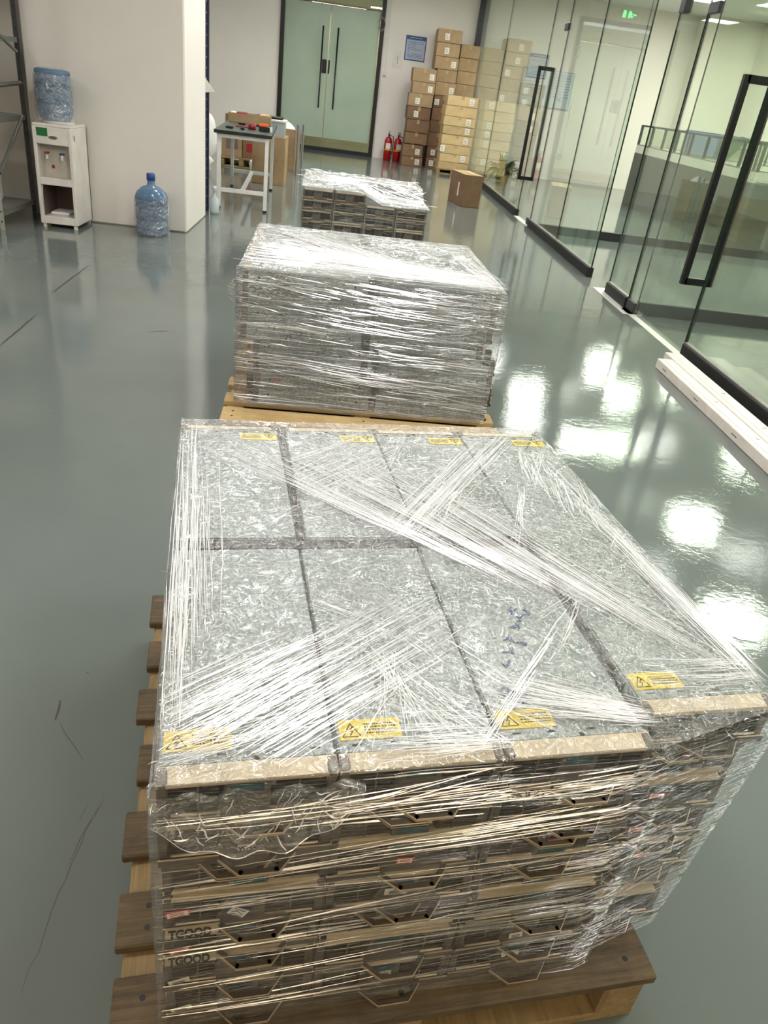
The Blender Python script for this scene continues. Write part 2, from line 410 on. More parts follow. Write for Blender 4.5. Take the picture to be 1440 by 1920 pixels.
m = MB(); m.box(-.70, -.61, -.03, 0, 1.43, 1.67, 'black', .01); m.box(-.575, -.545, -.03, 0, 1.43, 1.67, 'black', .01); m.build('door_lock', d)
# exit sign above it
t = thing('exit_sign', 'small green lit exit sign above the frosted double door', 'sign', (-.46, YB, 3.08))
m = MB(); m.box(-.19, .19, -.03, 0, 0, .16, 'white', .004); m.build('sign_case', t)
m = MB(); y = -.032
m.lathe([(.0, 0), (.018, .0), (.018, .003), (0, .003)], 'sign', n=10, T=Matrix.Translation((-.03, y, .12)) @ Matrix.Rotation(PI / 2, 4, 'X'))
for a, b in (((-.03, .11), (-.05, .07)), ((-.05, .07), (-.02, .05)), ((-.02, .05), (-.03, .02)), ((-.05, .07), (-.09, .03)), ((-.035, .1), (.0, .08)), ((-.035, .1), (-.075, .09))):
    m.tube([(a[0], y, a[1]), (b[0], y, b[1])], .009, 'sign', 6)
m.box(.06, .10, y - .003, y, .02, .14, 'sign'); m.box(-.15, -.11, y - .003, y, .07, .09, 'sign'); m.build('running_figure', t, label='green running figure and arrow')

# wall fittings
t = thing('wall_switch', 'white wall switch below a thin conduit beside black door frame', 'switch', (.58, YB, 1.5))
m = MB(); m.box(-.045, .045, -.02, 0, 0, .09, 'white', .004); m.build('switch_plate', t)
m = MB(); m.box(-.025, .02, -.026, -.02, .02, .035, 'dsteel'); m.build('rocker', t)
m = MB(); m.box(-.008, .008, -.015, 0, .09, 1.8, 'white'); m.build('conduit', t)
t = thing('wall_socket', 'white wall socket low on the office back wall', 'socket', (4.54, YB, .43))
m = MB(); m.box(-.05, .05, -.02, 0, 0, .11, 'white', .004); m.build('socket_plate', t)
m = MB(); m.box(-.012, -.006, -.023, -.02, .05, .07, 'ink'); m.box(.006, .012, -.023, -.02, .05, .07, 'ink'); m.build('socket_slots', t)
m = MB(); m.tube([(.01, -.01, .11), (0, -.01, 1.1)], .004, 'white', 5); m.build('cable', t)
m = MB()
for q in range(3): m.tube([(.43 + .06 * math.cos(a * PI / 8 + q), YB - .09 - .004 * q, 2.4 + (.12 - .015 * q) * math.sin(a * PI / 8 + q)) for a in range(17)], .006, 'greypost', 5)
tag(m.build('cable_coil'), 'grey cable coil hanging on the right door jamb', 'cable')
def strokes_poster(m, x0, x1, z0, z1, rows, mat, y, seed):
    r = random.Random(seed)
    for i in range(rows):
        z = z1 - (i + .5) * (z1 - z0) / rows; x = x0
        while x < x1 - .02:
            L = r.uniform(.012, .04); m.box(x, min(x + L, x1), y - .001, y, z - .004, z + .004, mat); x += L + r.uniform(.005, .012)
            if r.random() < .08 and i > 1: break
t = thing('poster', 'blue and white notice poster with blue heading on back wall', 'poster', (1.15, YB, 1.86))
m = MB(); m.box(-.21, .21, -.008, 0, 0, .43, 'blue', .004); m.build('backing', t)
m = MB(); m.box(-.19, .19, -.011, -.008, .02, .36, 'paleblue'); m.build('text_sheet', t)
m = MB(); strokes_poster(m, -.15, .15, .05, .34, 11, 'blue', -.011, 3); m.build('printed_lines', t)
m = MB(); strokes_poster(m, -.12, .12, .37, .42, 1, 'paper', -.008, 5); m.build('heading_print', t)
t = thing('paper_notice', 'plain pale paper notice taped left of the blue poster', 'paper', (.815, YB, 1.69))
m = MB(); m.box(-.1, .1, -.004, 0, 0, .31, 'paper'); m.build('sheet', t)
m = MB(); m.box(-.005, .005, -.006, -.004, .08, .22, 'greypost'); m.build('printed_mark', t)
t = thing('whiteboard', 'whiteboard with blue handwriting on the office back wall', 'whiteboard', (3.95, YB, 1.36))
m = MB(); m.box(-.53, .53, -.02, -.004, .01, .67, 'whiteb'); m.build('writing_surface', t)
m = MB()
for a, b, c, e in ((-.54, .54, 0, .015), (-.54, .54, .665, .68)): m.box(a, b, -.03, 0, c, e, 'alum')
for a, b in ((-.54, -.525), (.525, .54)): m.box(a, b, -.03, 0, 0, .68, 'alum')
m.build('frame', t)
for q in range(9):
    m = MB(); strokes_poster(m, .02, .48, .2 + .049 * q, .24 + .049 * q, 1, 'blue', -.021, 8 + q); m.build('writing_line', t)
for q in range(5):
    m = MB(); strokes_poster(m, -.45, -.1, .3 + .06 * q, .34 + .06 * q, 1, 'ink', -.021, 29 + q); m.build('writing_line', t)

# ------------------------------------------------------------------ glass partition along x = XG
def pane(y0, y1, z0, z1, name, x=XG):
    m = MB(); m.box(x - .006, x + .006, y0, y1, z0, z1, 'glass')
    for y in (y0, y1): m.box(x - .0065, x + .0065, y - .0018, y + .0018, z0, z1, 'edge')
    return struct(m, name)
m = MB(); m.box(XG - .10, XG, YB - .1, YB, 0, CEIL, 'black'); struct(m, 'trim_3')
k = 0
for y0, y1, z0 in ((14.4, 17.6, .09), (11.13, 14.4, .09), (8.8, 10.24, .09), (7.34, 8.8, .09), (6.2, 6.75, .09), (3.75, 4.95, .09), (2.4, 3.75, .09), (1.0, 2.4, .09), (-.5, 1.0, .09), (-5, -.5, .09)):
    k += 1; pane(y0, y1, z0, CEIL - .06, 'window_%d' % k)
k0 = 4
m = MB()
for y0, y1 in ((11.13, 17.6), (7.34, 10.24), (6.2, 6.75), (-5, 4.95)):
    m.box(XG - .028, XG + .028, y0, y1, 0, .09, 'rail', .004)
    m.box(XG - .016, XG + .016, y0, y1, .09, .098, 'greypost')
struct(m, 'trim_4')
m = MB(); m.box(XG - .03, XG + .03, YF, YB, CEIL - .06, CEIL, 'rail'); struct(m, 'trim_5')
# over-door panes
for y0, y1 in ((10.26, 11.11), (4.98, 6.17)):
    k += 1; pane(y0, y1, 2.27 if y0 > 9 else 2.16, CEIL - .06, 'window_%d' % k)
# partitions at right angles inside the office
for y, x1 in ((9.86, 7.8), (6.05, 7.8)):
    k += 1; m = MB(); x0 = 3.2 if y > 9 else XG + .03
    m.box(x0, x1, y - .006, y + .006, .1, CEIL, 'glass')
    m.box(x0 - .003, x0 + .003, y - .0065, y + .0065, .1, CEIL, 'edge'); struct(m, 'window_%d' % k)
    m = MB(); m.box(XG + .03, x1, y - .03, y + .03, 0, .1, 'rail', .004); struct(m, 'trim_%d' % (6 if y > 9 else 7))
def glass_door(name, y0, y1, zt, hy, hz0, hz1, label):
    t = thing(name, label, 'door', (XG, y0, 0)); t['kind'] = 'structure'
    m = MB(); m.box(-.006, .006, .004, y1 - y0, .012, zt, 'glass')
    for y in (.004, y1 - y0): m.box(-.0065, .0065, y - .002, y + .002, .012, zt, 'edge')
    m.build('door_leaf', t)
    m = MB(); hy -= y0
    for x in (-.09, .09): m.box(x - .012 - .008, x + .012 + .008, hy - .02, hy + .02, hz0, hz1, 'black', .003)
    for z in (hz0, hz1 - .045): m.box(-.09, .09, hy - .02, hy + .02, z, z + .045, 'black', .003)
    m.build('door_handle', t, label='black rectangular pull frame')
    hx = y1 - y0
    yh = 0 if abs(hy) > hx / 2 else hx
    m = MB()
    for z0, z1 in ((0.012, .09), (zt - .07, zt)):
        yy = yh; m.box(-.018, .018, yy - (.17 if yh else 0), yy + (0 if yh else .17), z0, z1, 'dsteel', .004)
    m.build('hinge_fitting', t)
glass_door('door_2', 10.25, 11.12, 2.25, 11.03, .48, 1.82, 'further clear glass door with black frame handle, opposite the lone carton')
glass_door('door_3', 4.97, 6.18, 2.14, 5.10, .45, 1.69, 'nearest clear glass door with large black frame handle at right edge')
for y, z, lb in ((6.72, 2.14, 'dark metal clamp at the top of the narrow glass panel'), (7.36, 2.6, 'dark metal clamp on top corner of long middle glass panel')):
    m = MB(); m.box(XG - .03, XG + .03, y - .10, y, z - .03, z + .06, 'dsteel', .004); tag(m.build('glass_clamp'), lb, 'clamp')
m = MB(); m.box(XG - .05, XG + .01, 4.95, 6.2, 0, .004, 'whitestrip'); m.box(XG - .04, XG + .04, 10.24, 11.13, 0, .004, 'whitestrip'); m.box(XG - .09, XG + .07, 6.0, 6.9, 0, .004, 'whitestrip')
struct(m, 'trim_8')

# ------------------------------------------------------------------ charging modules
MW, ML = .216, .495
def make_module(h, tg=False):
    t = thing('power_module', 'x', 'power module')
    m = MB(); m.box(.001, MW - .001, .024, ML, .001, h - .003, 'galv', .0015)
    m.box(.003, MW - .003, .026, ML - .003, h - .003, h - .001, 'galv')
    m.box(.004, .010, .09, .45, h * .45, h * .45 + .001, 'galv')
    for yy in (.06, .44):
        for xx in (-.0005, MW - .0015): m.box(xx, xx + .002, yy, yy + .008, h * .5, h * .5 + .008, 'ink')
    m.build('housing', t)
    m = MB()
    # bezel frame ring, front at y=0, 24 mm deep, chamfered top
    e = .013
    m.box(0, e, 0, .024, 0, h, 'bezel', .002); m.box(MW - e, MW, 0, .024, 0, h, 'bezel', .002)
    m.prism([(0, h - .004), (.024, h), (.024, h - .009), (.0, h - .011)], 0, MW, 'tan', T=Matrix(((0, 0, 1, 0), (1, 0, 0, 0), (0, 1, 0, 0), (0, 0, 0, 1))))
    m.box(e, MW - e, 0, .024, .0, .014, 'bezel', .002)
    # centre plate
    cx = MW * .5; T = Matrix(((1, 0, 0, 0), (0, 0, 1, 0), (0, 1, 0, 0), (0, 0, 0, 1)))
    m.prism([(cx - .040, .012), (cx + .026, .012), (cx + .026, h - .01), (cx - .026, h - .01), (cx - .030, h * .55)], 0.0, .012, 'bezel', T=T)
    m.build('front_bezel', t)
    m = MB(); m.box(e, MW - e, .018, .023, .012, h - .01, 'void')
    ns = 7
    for i in range(ns):
        z = .018 + (h - .032) * i / (ns - 1)
        for a, b in ((e, cx - .036), (cx + .024, MW - e)): m.prism([(.003, z), (.008, z - .001), (.008, z - .0002), (.003, z + .0014)], a, b, 'slat', T=Matrix(((0, 0, 1, 0), (1, 0, 0, 0), (0, 1, 0, 0), (0, 0, 0, 1))))
    for x in (.048, MW - .046): m.box(x - .001, x + .001, .002, .008, .014, h - .01, 'bezel')
    m.build('grille', t, label='dark louvred grille')
    m = MB(); m.box(cx - .022, cx + .018, -.0012, .001, h * .66, h - .013, 'teal'); m.build('display_strip', t, label='teal display strip')
    m = MB()
    # lip with trapezoid pull handle, its lit edges painted pale
    d0, d1 = -.004, -.031; xa, xb, xc, xd = .074, .098, .148, .170; t0, t1 = .001, .0028
    m.box(0, xa, d0, 0, t0, t1, 'bezel'); m.box(xd, MW, d0, 0, t0, t1, 'bezel')
    def bar(p, q, wd):
        p, q = Vector(p), Vector(q); n_ = Vector((-(q - p).y, (q - p).x)).normalized() * wd
        m.prism([tuple(p), tuple(q), tuple(q + n_), tuple(p + n_)], t0, t1, 'bezel')
        m.prism([tuple(p), tuple(q), tuple(q + n_ * .16), tuple(p + n_ * .14)], t0 - .001, .0045, 'lip')
    bar((xa - .003, d0), (xb, d1), .009); bar((xb, d1), (xc, d1), .009); bar((xc, d1), (xd + .003, d0), .009)
    m.box(0, xa, d0 - .0012, d0, 0, .0125, 'bezel'); m.box(xd, MW, d0 - .0012, d0, 0, .0125, 'bezel'); m.box(0, xa, d0 - .0014, d0 + .0003, .0117, .0130, 'lip'); m.box(xd, MW, d0 - .0014, d0 + .0003, .0117, .0130, 'lip')
    m.tube([(.016, -.001, .0150), (xa, -.001, .0150)], .0018, 'lip', 8); m.tube([(xd - .006, -.001, .0150), (MW - .016, -.001, .0150)], .0018, 'lip', 8)  # pale rods paint in the lower bezel edge catching light
    hd = m.build('pull_handle', t, label='lip and pull handle with lit edges painted pale')
    if tg:
        m = MB(); m.prism([(-.0045, .0128), (-.0055, .0125), (-.0125, .0015), (-.0045, .0015)], .002, .072, 'band', T=Matrix(((0, 0, 1, 0), (1, 0, 0, 0), (0, 1, 0, 0), (0, 0, 0, 1))))
        st = m.build('name_strip', hd, label='sloping strip carrying the maker name')
        me_ = letters('lettering', 'TGOOD', .0150, 'void', None, (0, 0, 0), (0, 0, 0), .0003)
        me_.data.transform(Matrix.Translation((.007, -.0129, .0022)) @ Matrix.Rotation(math.radians(57.5), 4, 'X'))
        me_.data.materials[0] = MT['ink']; dd = me_.data; bpy.data.objects.remove(me_)
        bm_ = bmesh.new(); bm_.from_mesh(st.data); n0 = len(bm_.faces); bm_.from_mesh(dd)
        for f in list(bm_.faces)[n0:] if False else [f for i, f in enumerate(bm_.faces) if i >= n0]: f.material_index = 1
        st.data.materials.append(MT['ink']); bm_.to_mesh(st.data); bm_.free()
    kids_index(t)
    return t

def warn_sticker(parent, h, x=.006, y=.045):
    s = MB(); L, Wd = .082, .034; z = h + .0004
    s.box(x, x + L, y, y + Wd, h - .001, z, 'yellow')
    o = s.build('warning_sticker', parent, label='yellow high voltage warning sticker')
    s = MB()
    a, b, c = (x + .004, y + .005), (x + .028, y + .005), (x + .016, y + .027)
    for p, q in ((a, b), (b, c), (c, a)): s.tube([(*p, z + .0003), (*q, z + .0003)], .0008, 'ink', 4)
    s.tube([(x + .018, y + .021, z + .0003), (x + .0135, y + .014, z + .0003), (x + .018, y + .014, z + .0003), (x + .014, y + .007, z + .0003)], .0009, 'ink', 4)
    r = random.Random(4)
    for i in range(4):
        xx = x + .034; yy = y + .024 - i * .005
        while xx < x + .076: L2 = r.uniform(.002, .004); s.box(xx, xx + L2, yy, yy + .0022, z, z + .0003, 'ink'); xx += L2 + .001
    s.build('warning_print', o, label='black triangle, bolt and text')
    s = MB()
    for xx in (.02, .07, .13, .185): s.box(xx, xx + .012, .036, .0385, h - .001, h + .0002, 'ink')
    s.build('vent_slot', parent)
    s = MB(); s.box(MW * .53, MW * .53 + .006, .026, .031, h - .001, h + .0004, 'ink'); s.build('latch', parent)

def paper_label(parent, x, z, wd, hh, border, seed, rot=0, mark=None, y=-.0022):
    T = Matrix.Translation((x, y, z)) @ Matrix.Rotation(rot, 4, 'Y')
    s = MB(); s.box(-wd / 2, wd / 2, -.0005, .0006, -hh / 2, hh / 2, border or 'paper', T=T)
    if border: s.box(-wd / 2 + .0022, wd / 2 - .0022, -.0011, -.0005, -hh / 2 + .0022, hh / 2 - .0022, 'paper', T=T)
    o = s.build('paper_label', parent, label='small white paper label')
    if mark:
        letters('label_text', mark, hh * .95, 'ink', o, (x - wd / 2 + .001, y - .0014, z - hh * .33), (PI / 2, 0, 0), .0002)
        return
    s = MB(); r = random.Random(seed)
    for i in range(2 if hh < .013 else 3):
        zz = hh / 2 - (i + 1) * hh / (3 if hh < .013 else 4); xx = -wd * .32; pts = []
        while xx < wd * .32: pts.append(tuple(T @ Vector((xx, -.0015, zz + r.uniform(-.18, .18) * hh / 2)))); xx += wd * .06
        s.tube(pts, .00045, 'red' if border == 'red' else 'ink', 4)
    s.build('label_writing', o)

def place(proto, first, loc, rot, label, group):
    t = proto if first else copy_tree(proto)
    t.location = loc; t.rotation_euler = rot
    tag(t, label, 'power module', group); return t
ORD = ['bottom', 'second', 'third', 'fourth', 'fifth', 'sixth', 'seventh', 'eighth']
def layer_words(k, n): return 'bottom layer' if k == 0 else ('top layer' if k == n - 1 else ORD[k] + ' layer up')

def frame(O, yaw):
    return Matrix.Translation((O[0], O[1], 0)) @ Matrix.Rotation(yaw, 4, 'Z')

# ---- near pile: 4 across, 2 deep, 7 layers
O1, YAW1, Z1, H1, N1 = (-.160, .598), math.radians(9.5), .14, .0729, 7
F1 = frame(O1, YAW1)
P1 = make_module(H1); P1T = make_module(H1, True)
used = {id(P1): 0, id(P1T): 0}
CN = ['leftmost stack', 'second stack from left', 'third stack from left', 'rightmost stack']
rj = random.Random(11)
FLIP = {(0, 4), (1, 2), (2, 3), (3, 1), (1, 5), (3, 5), (2, 4)}
TG = {(0, 3), (0, 2), (2, 6)}
X1 = [0, .2185, .4370, .6720]; X1b = [.001, .2330, .4500, .6670]
for L in range(N1):
    for c in range(4):
        jx, jy = rj.uniform(-.003, .003), rj.uniform(-.005, .004)
        if L == 6: jx = jy = 0
        if c == 3: jy += .058
        if c == 3 and L < 6: jx -= .018 + .004 * (6 - L)
        fl = (c, L) in FLIP
        pr = P1T if (c, L) in TG else P1
        x = X1[c] + jx; p = F1 @ Vector((x + (MW if fl else 0), jy, Z1 + L * H1 + (H1 if fl else 0)))
        lab = 'grey power module, nearest pallet, near row, %s, %s' % (CN[c], layer_words(L, N1))
        t = place(pr, not used[id(pr)], p, (0, PI if fl else 0, YAW1), lab, 'power modules on the nearest pallet'); used[id(pr)] = 1
        if L == 6: warn_sticker(t, H1)
        else:
            s = rj.random()
            if (c, L) == (0, 3):
                paper_label(t, .019, .040, .032, .014, 'red', 1, -.15); paper_label(t, .098, .030, .030, .020, 'blue', 2, .6)
            elif (c, L) == (0, 4): pass
            elif (c, L) == (0, 5): paper_label(t, .108, .020, .022, .010, None, 3, 0, 'WHA')
            elif (c, L) == (2, 4) : paper_label(t, .1, .035, .038, .018, 'red', 5, PI)
            elif c == 0: paper_label(t, .022, .018, .030, .010, 'red' if L == 2 else None, L, -.25)
            elif s < .75: paper_label(t, rj.uniform(.09, .12), rj.uniform(.026, .045), rj.uniform(.022, .034), .013, rj.choice(['red', None, 'paper']), L * 7 + c, rj.uniform(-.1, .1))
        if (c, L) == (2, 6):
            s = MB(); r = random.Random(21)
            for gx, gy in ((.06, .17), (.075, .20), (.085, .225), (.10, .215), (.105, .26), (.12, .275), (.115, .30), (.135, .29), (.045, .12), (.06, .10), (.03, .11)):
                for q in range(3):
                    a = r.uniform(0, PI); ln = r.uniform(.010, .020); ox, oy = r.uniform(-.005, .005), r.uniform(-.005, .005)
                    pts = [(gx + ox + math.cos(a + .5 * u) * ln * (u - .5), gy + oy + math.sin(a + .5 * u) * ln * (u - .5), H1 + .0003) for u in (0, .33, .66, 1)]
                    s.tube(pts, .0013, 'blue', 4)
            s.build('marker_writing', t, label='blue marker handwriting')
        # far row
        jx, jy = rj.uniform(-.003, .003), rj.uniform(0, .008)
        if L == 6: jx = jy = 0
        x = X1b[c] + jx + MW; p = F1 @ Vector((x, .528 + ML + .024 + jy - .024, Z1 + L * H1))
        lab = 'grey power module, nearest pallet, far row, %s, %s' % (CN[c], layer_words(L, N1))
        t = place(P1, False, p, (0, 0, YAW1 + PI), lab, 'power modules on the nearest pallet')
        if L == 6: warn_sticker(t, H1)
m = MB()
m.tube([(0, 0, 0), (0, .15, .004), (0, .31, 0)], [.009, .0095, .009], 'black', 10)
o = m.build('foam_tube', loc=F1 @ Vector((.6635, .13, Z1 + 7 * H1 - .022)), rot=(0, 0, YAW1)); tag(o, 'black tube wedged between the two right-hand stacks of nearest pile', 'tube')

for (x0, x1, y0, y1, lb) in ((.003, .50, .4965, .526, 'long black strip painting shade in the cross gap of nearest pile'), (.505, .650, .4965, .526, 'short black strip painting shade at right end of the cross gap'), (.2195, .2318, .53, 1.015, 'black strip painting shade between the two left far-row stacks of nearest pile')):  # black fill painted in for the shade deep in the stack gaps
    m = MB(); n_ = int(max(x1 - x0, y1 - y0) / .03); m.box(0, x1 - x0, 0, y1 - y0, 0, .05, 'black', .003)
    for q in range(n_):
        if x1 - x0 > y1 - y0: m.box(.03 * q + .004, .03 * q + .010, .002, y1 - y0 - .002, .05, .0512, 'void')
        else: m.box(.002, x1 - x0 - .002, .03 * q + .004, .03 * q + .010, .05, .0512, 'void')
    o = m.build('gap_shade_strip', loc=F1 @ Vector((x0, y0, Z1 + N1 * H1 - .0525)), rot=(0, 0, YAW1)); tag(o, lb, 'foam strip')

# ---- middle pile: module sides face the viewer, 2 across, 4 deep, 8 layers
O2, YAW2, H2, N2 = (-.375, 3.005), math.radians(2.2), .070, 8
F2 = frame(O2, YAW2)
P2 = make_module(H2); first = True
rj = random.Random(5)
for L in range(N2):
    off = .0 if L > 3 else .055 + (.012 if L == 1 else 0)
    for r_ in range(4):
        for c in range(2):
            jx = rj.uniform(-.004, .004) + off - (.02 if (c == 1 and L < 4) else 0) - (.03 if c == 1 and L == 4 else 0)
            jy = rj.uniform(-.004, .004) + r_ * .245 + (.01 if L < 4 else 0)
            if c == 0: p = F2 @ Vector((jx, jy + MW, Z1 + L * H2)); rz = YAW2 - PI / 2
            else: p = F2 @ Vector((jx + 1.04, jy, Z1 + L * H2)); rz = YAW2 + PI / 2
            lab = 'silver power module, middle pile, %s half, %s, %s' % (('left', 'right')[c], ('front row', 'second row back', 'third row back', 'rear row')[r_], layer_words(L, N2))
            t = place(P2, first, p, (0, 0, rz), lab, 'power modules on the middle pallet'); first = False
            if r_ == 0 and c == 0 and L in (4, 1):
                # handwriting on the side that faces the viewer (local +x side)
                s = MB(); rr = random.Random(L); x = MW + .0006
                if L == 4:
                    for gy in (.19, .205, .225, .245):
                        for q in range(3):
                            a = rr.uniform(0, PI); ln = .012; z = .03 + rr.uniform(-.012, .012)
                            s.tube([(x, gy - math.cos(a) * ln, z - math.sin(a) * ln), (x, gy + math.cos(a) * ln, z + math.sin(a) * ln)], .0012, 'ink', 4)
                    s.build('marker_writing', t, label='black handwritten characters')
                else:
                    for q in range(7):
                        gy = .08 + .004 * q; s.tube([(x, gy, .02), (x, gy + .002, .05)], .0008, 'pink', 4)
                    s.tube([(x, .078, .018), (x, .108, .018), (x, .108, .054), (x, .078, .054), (x, .078, .018)], .0007, 'pink', 4)
                    s.build('pink_mark', t, label='pink scribbled stamp')
for L, (x, z, hh) in enumerate(((.515, .42, .11), (.515, .30, .07), (.06, .21, .07), (1.03, .40, .07))):
    m = MB(); m.box(-.014, .014, -.002, .012, 0, hh, 'black', .003)
    for q in range(int(hh / .012)): m.box(-.014, .014, -.004, -.002, q * .012 + .002, q * .012 + .007, 'black')
    o = m.build('foam_block', loc=F2 @ Vector((x if L != 2 else .045, -.012, z)), rot=(0, 0, YAW2))
    tag(o, ['tall black foam block high in the centre seam of the middle pile', 'shorter black foam block low in the centre seam of middle pile', 'black foam block at lower left corner of the middle pile', 'black foam block at the right edge of the middle pile'][L], 'foam block')

# ---- far pile: 4 across, 2 deep, 8 layers
O3, YAW3 = (-.295, 5.60), math.radians(2.0)
F3 = frame(O3, YAW3); rj = random.Random(9)
for L in range(N2):
    for c in range(4):
        for r_ in range(2):
            if L == 7 and r_ == 0 and c >= 2: continue
            jx, jy = rj.uniform(-.003, .003), rj.uniform(-.004, .004)
            fl = r_ == 0 and rj.random() < .45
            if r_ == 0: p = F3 @ Vector((c * .222 + jx + (MW if fl else 0), jy, Z1 + L * H2 + (H2 if fl else 0))); rz = (0, PI if fl else 0, YAW3)
            else: p = F3 @ Vector((c * .222 + jx + MW, 1.02 + jy, Z1 + L * H2)); rz = (0, 0, YAW3 + PI)
            lab = 'dark-fronted power module, farthest pile, %s row, %s, %s' % (('near', 'far')[r_], CN[c], layer_words(L, N2))
            place(P2, False, p, rz, lab, 'power modules on the farthest pallet')

# ------------------------------------------------------------------ pallets
def pallet(F, x0, x1, y0, y1, nb, label, bw=.095, jit=(), mats=('darkwood', 'palewood_y')):
    rz = math.atan2(F[1][0], F[0][0]); base = F @ Vector((x0, y0, 0))
    t = thing('wooden_pallet', label, 'pallet', base, rz, None)
    W_, D_ = x1 - x0, y1 - y0; r = random.Random(nb)
    for i in range(nb):
        y = i * (D_ - bw) / (nb - 1); j = r.uniform(-.012, .012) if i else 0
        wd = bw * (1.25 if i in (0, nb - 1) else 1)
        m = MB(); m.box(j, W_ + j * .5, y, y + wd, .118, .139, mats[0], .003)
        for xx in (.045, W_ / 2, W_ - .045):
            for yy in (.3, .7): m.lathe([(.005, 0), (.005, .0008)], 'ink', (xx, y + wd * yy, .139), 8)
        m.build('deck_board', t)
    for xx in (.0, W_ / 2 - .045, W_ - .09):
        m = MB(); m.box(xx + .008, xx + .082, .006, D_, .022, .118, mats[1], .006); m.build('stringer', t)
    for y in (0, D_ / 2 - .05, D_ - .1):
        m = MB(); m.box(0.004, W_ - .004, y + .01, y + .09, 0, .0215, mats[1], .003); m.build('base_board', t)
    return t
pallet(F1, -.082, .800, -.052, 1.03, 7, 'weathered brown wooden pallet under the nearest wrapped pile')
pallet(F2, -.06, 1.12, -.19, 1.07, 7, 'pale pine pallet under the middle wrapped pile', .105, (), ('midwood', 'midwood'))
pallet(F3, -.06, .98, -.04, 1.08, 7, 'wooden pallet under the farthest wrapped pile', .1, (), ('midwood', 'midwood'))

# ------------------------------------------------------------------ stretch film
def film(F, ring, z0, ztop, mats, label, topfn, seed, amp=.004, strands=None, du=.016, bulge=.0, taper=0):
    """ring: ccw corner list in pile coordinates, ztop: height fn(x, y); walls and top are one sheet"""
    rz = math.atan2(F[1][0], F[0][0]); loc = F.translation.copy()
    m = MB(); n = len(ring)
    cx = sum(p[0] for p in ring) / n; cy = sum(p[1] for p in ring) / n
    per = []
    for i in range(n):
        a, b = Vector(ring[i]), Vector(ring[(i + 1) % n]); L = (b - a).length; q = max(2, int(L / du))
        nn = Vector((b.y - a.y, a.x - b.x)).normalized()
        for u in range(q): per.append((a.lerp(b, u / q), nn))
    P = len(per); k = len(m.v); NZ = 26
    for j in range(NZ + 1):
        v = j / NZ
        for (p, nn) in per:
            zt = ztop(p.x, p.y)
            z = z0 + (zt - z0) * v
            s1 = noise.noise(Vector((p.x * 3 + seed, p.y * 3, z * 34))); s2 = noise.noise(Vector((p.x * 14, p.y * 14 + seed, z * 9)))
            d = amp * (s1 + .6 * s2) + bulge * math.sin(v * PI) - (.008 * max(0, v - .94) / .06)
            q = p + nn * d
            if taper and q.x > .7: q.x -= taper * (1 - v)
            m.v.append((q.x, q.y, z - (.002 if v < 1 else 0)))
    for j in range(NZ):
        for i in range(P):
            a = k + j * P + i; b = k + j * P + (i + 1) % P
            m.face((a, b, b + P, a + P), mats[0], True)
    # top: shrink the ring to the centre
    NR = 30; kt = len(m.v)
    for r_ in range(NR + 1):
        f = 1 - r_ / NR * .97
        for (p, nn) in per:
            x = cx + (p.x - cx) * f - nn.x * .008 * (f if r_ else 1); y = cy + (p.y - cy) * f - nn.y * .008 * (f if r_ else 1)
            z = ztop(x, y) + (topfn(x, y) if r_ else 0) * min(1, r_ / 3)
            m.v.append((x, y, z))
    for r_ in range(NR):
        for i in range(P):
            a = kt + r_ * P + i; b = kt + r_ * P + (i + 1) % P
            m.face((a, b, b + P, a + P), mats[1], True)
    if strands: strands(m)
    o = m.build('stretch_film', loc=loc, rot=(0, 0, rz)); tag(o, label, 'stretch film'); return o

def bundle(m, rnd, A1, A2, B1, B2, n, z, wd, mat, jit=.012, minlen=.25, wob=.0015, up=(0, 0, 1)):
    A1, A2, B1, B2 = map(Vector, (A1, A2, B1, B2))
    for i in range(n):
        u = rnd.random(); v = min(1, max(0, u + rnd.gauss(0, .07)))
        a = A1.lerp(A2, u); b = B1.lerp(B2, v)
        t0 = rnd.uniform(0, 1 - minlen); t1 = min(1, t0 + rnd.uniform(minlen * .4, 1))
        p, q = a.lerp(b, t0), a.lerp(b, t1)
        off = Vector((rnd.gauss(0, jit), rnd.gauss(0, jit))); p += off; q += off * .7
        ns = 7; pts = []
        ph = rnd.uniform(0, 9)
        for s in range(ns):
            w_ = s / (ns - 1); c = p.lerp(q, w_)
            nrm = Vector((-(q - p).y, (q - p).x)).normalized() * wob * math.sin(ph + w_ * rnd.uniform(3, 7))
            c = c + nrm; c.x = max(c.x, .001)
            pts.append((c.x, c.y, (z(c.x, c.y) if callable(z) else z) + .0012))
        m.ridge(pts, up, wd * rnd.uniform(.3, 1.5) * .36, mat, .5)

def curls(m, rnd, n, x0, x1, y0, y1, z, wd, mat, ln=(.006, .022)):  # short curled ridges drawn in place of crinkle glints
    for i in range(n):
        x, y = rnd.uniform(x0, x1), rnd.uniform(y0, y1)
        if noise.noise(Vector((x * 5, y * 5, 3.3))) < -.12: continue
        a = rnd.uniform(0, 2 * PI); L = rnd.uniform(*ln); cv = rnd.uniform(-2.2, 2.2); pts = []
        for s in range(6):
            pts.append((x, y, (z(x, y) if callable(z) else z) + .0015)); x += math.cos(a) * L / 5; y += math.sin(a) * L / 5; a += cv / 5
        m.ridge(pts, (0, 0, 1), wd * rnd.uniform(.4, 1.2) * .5, mat, .6)

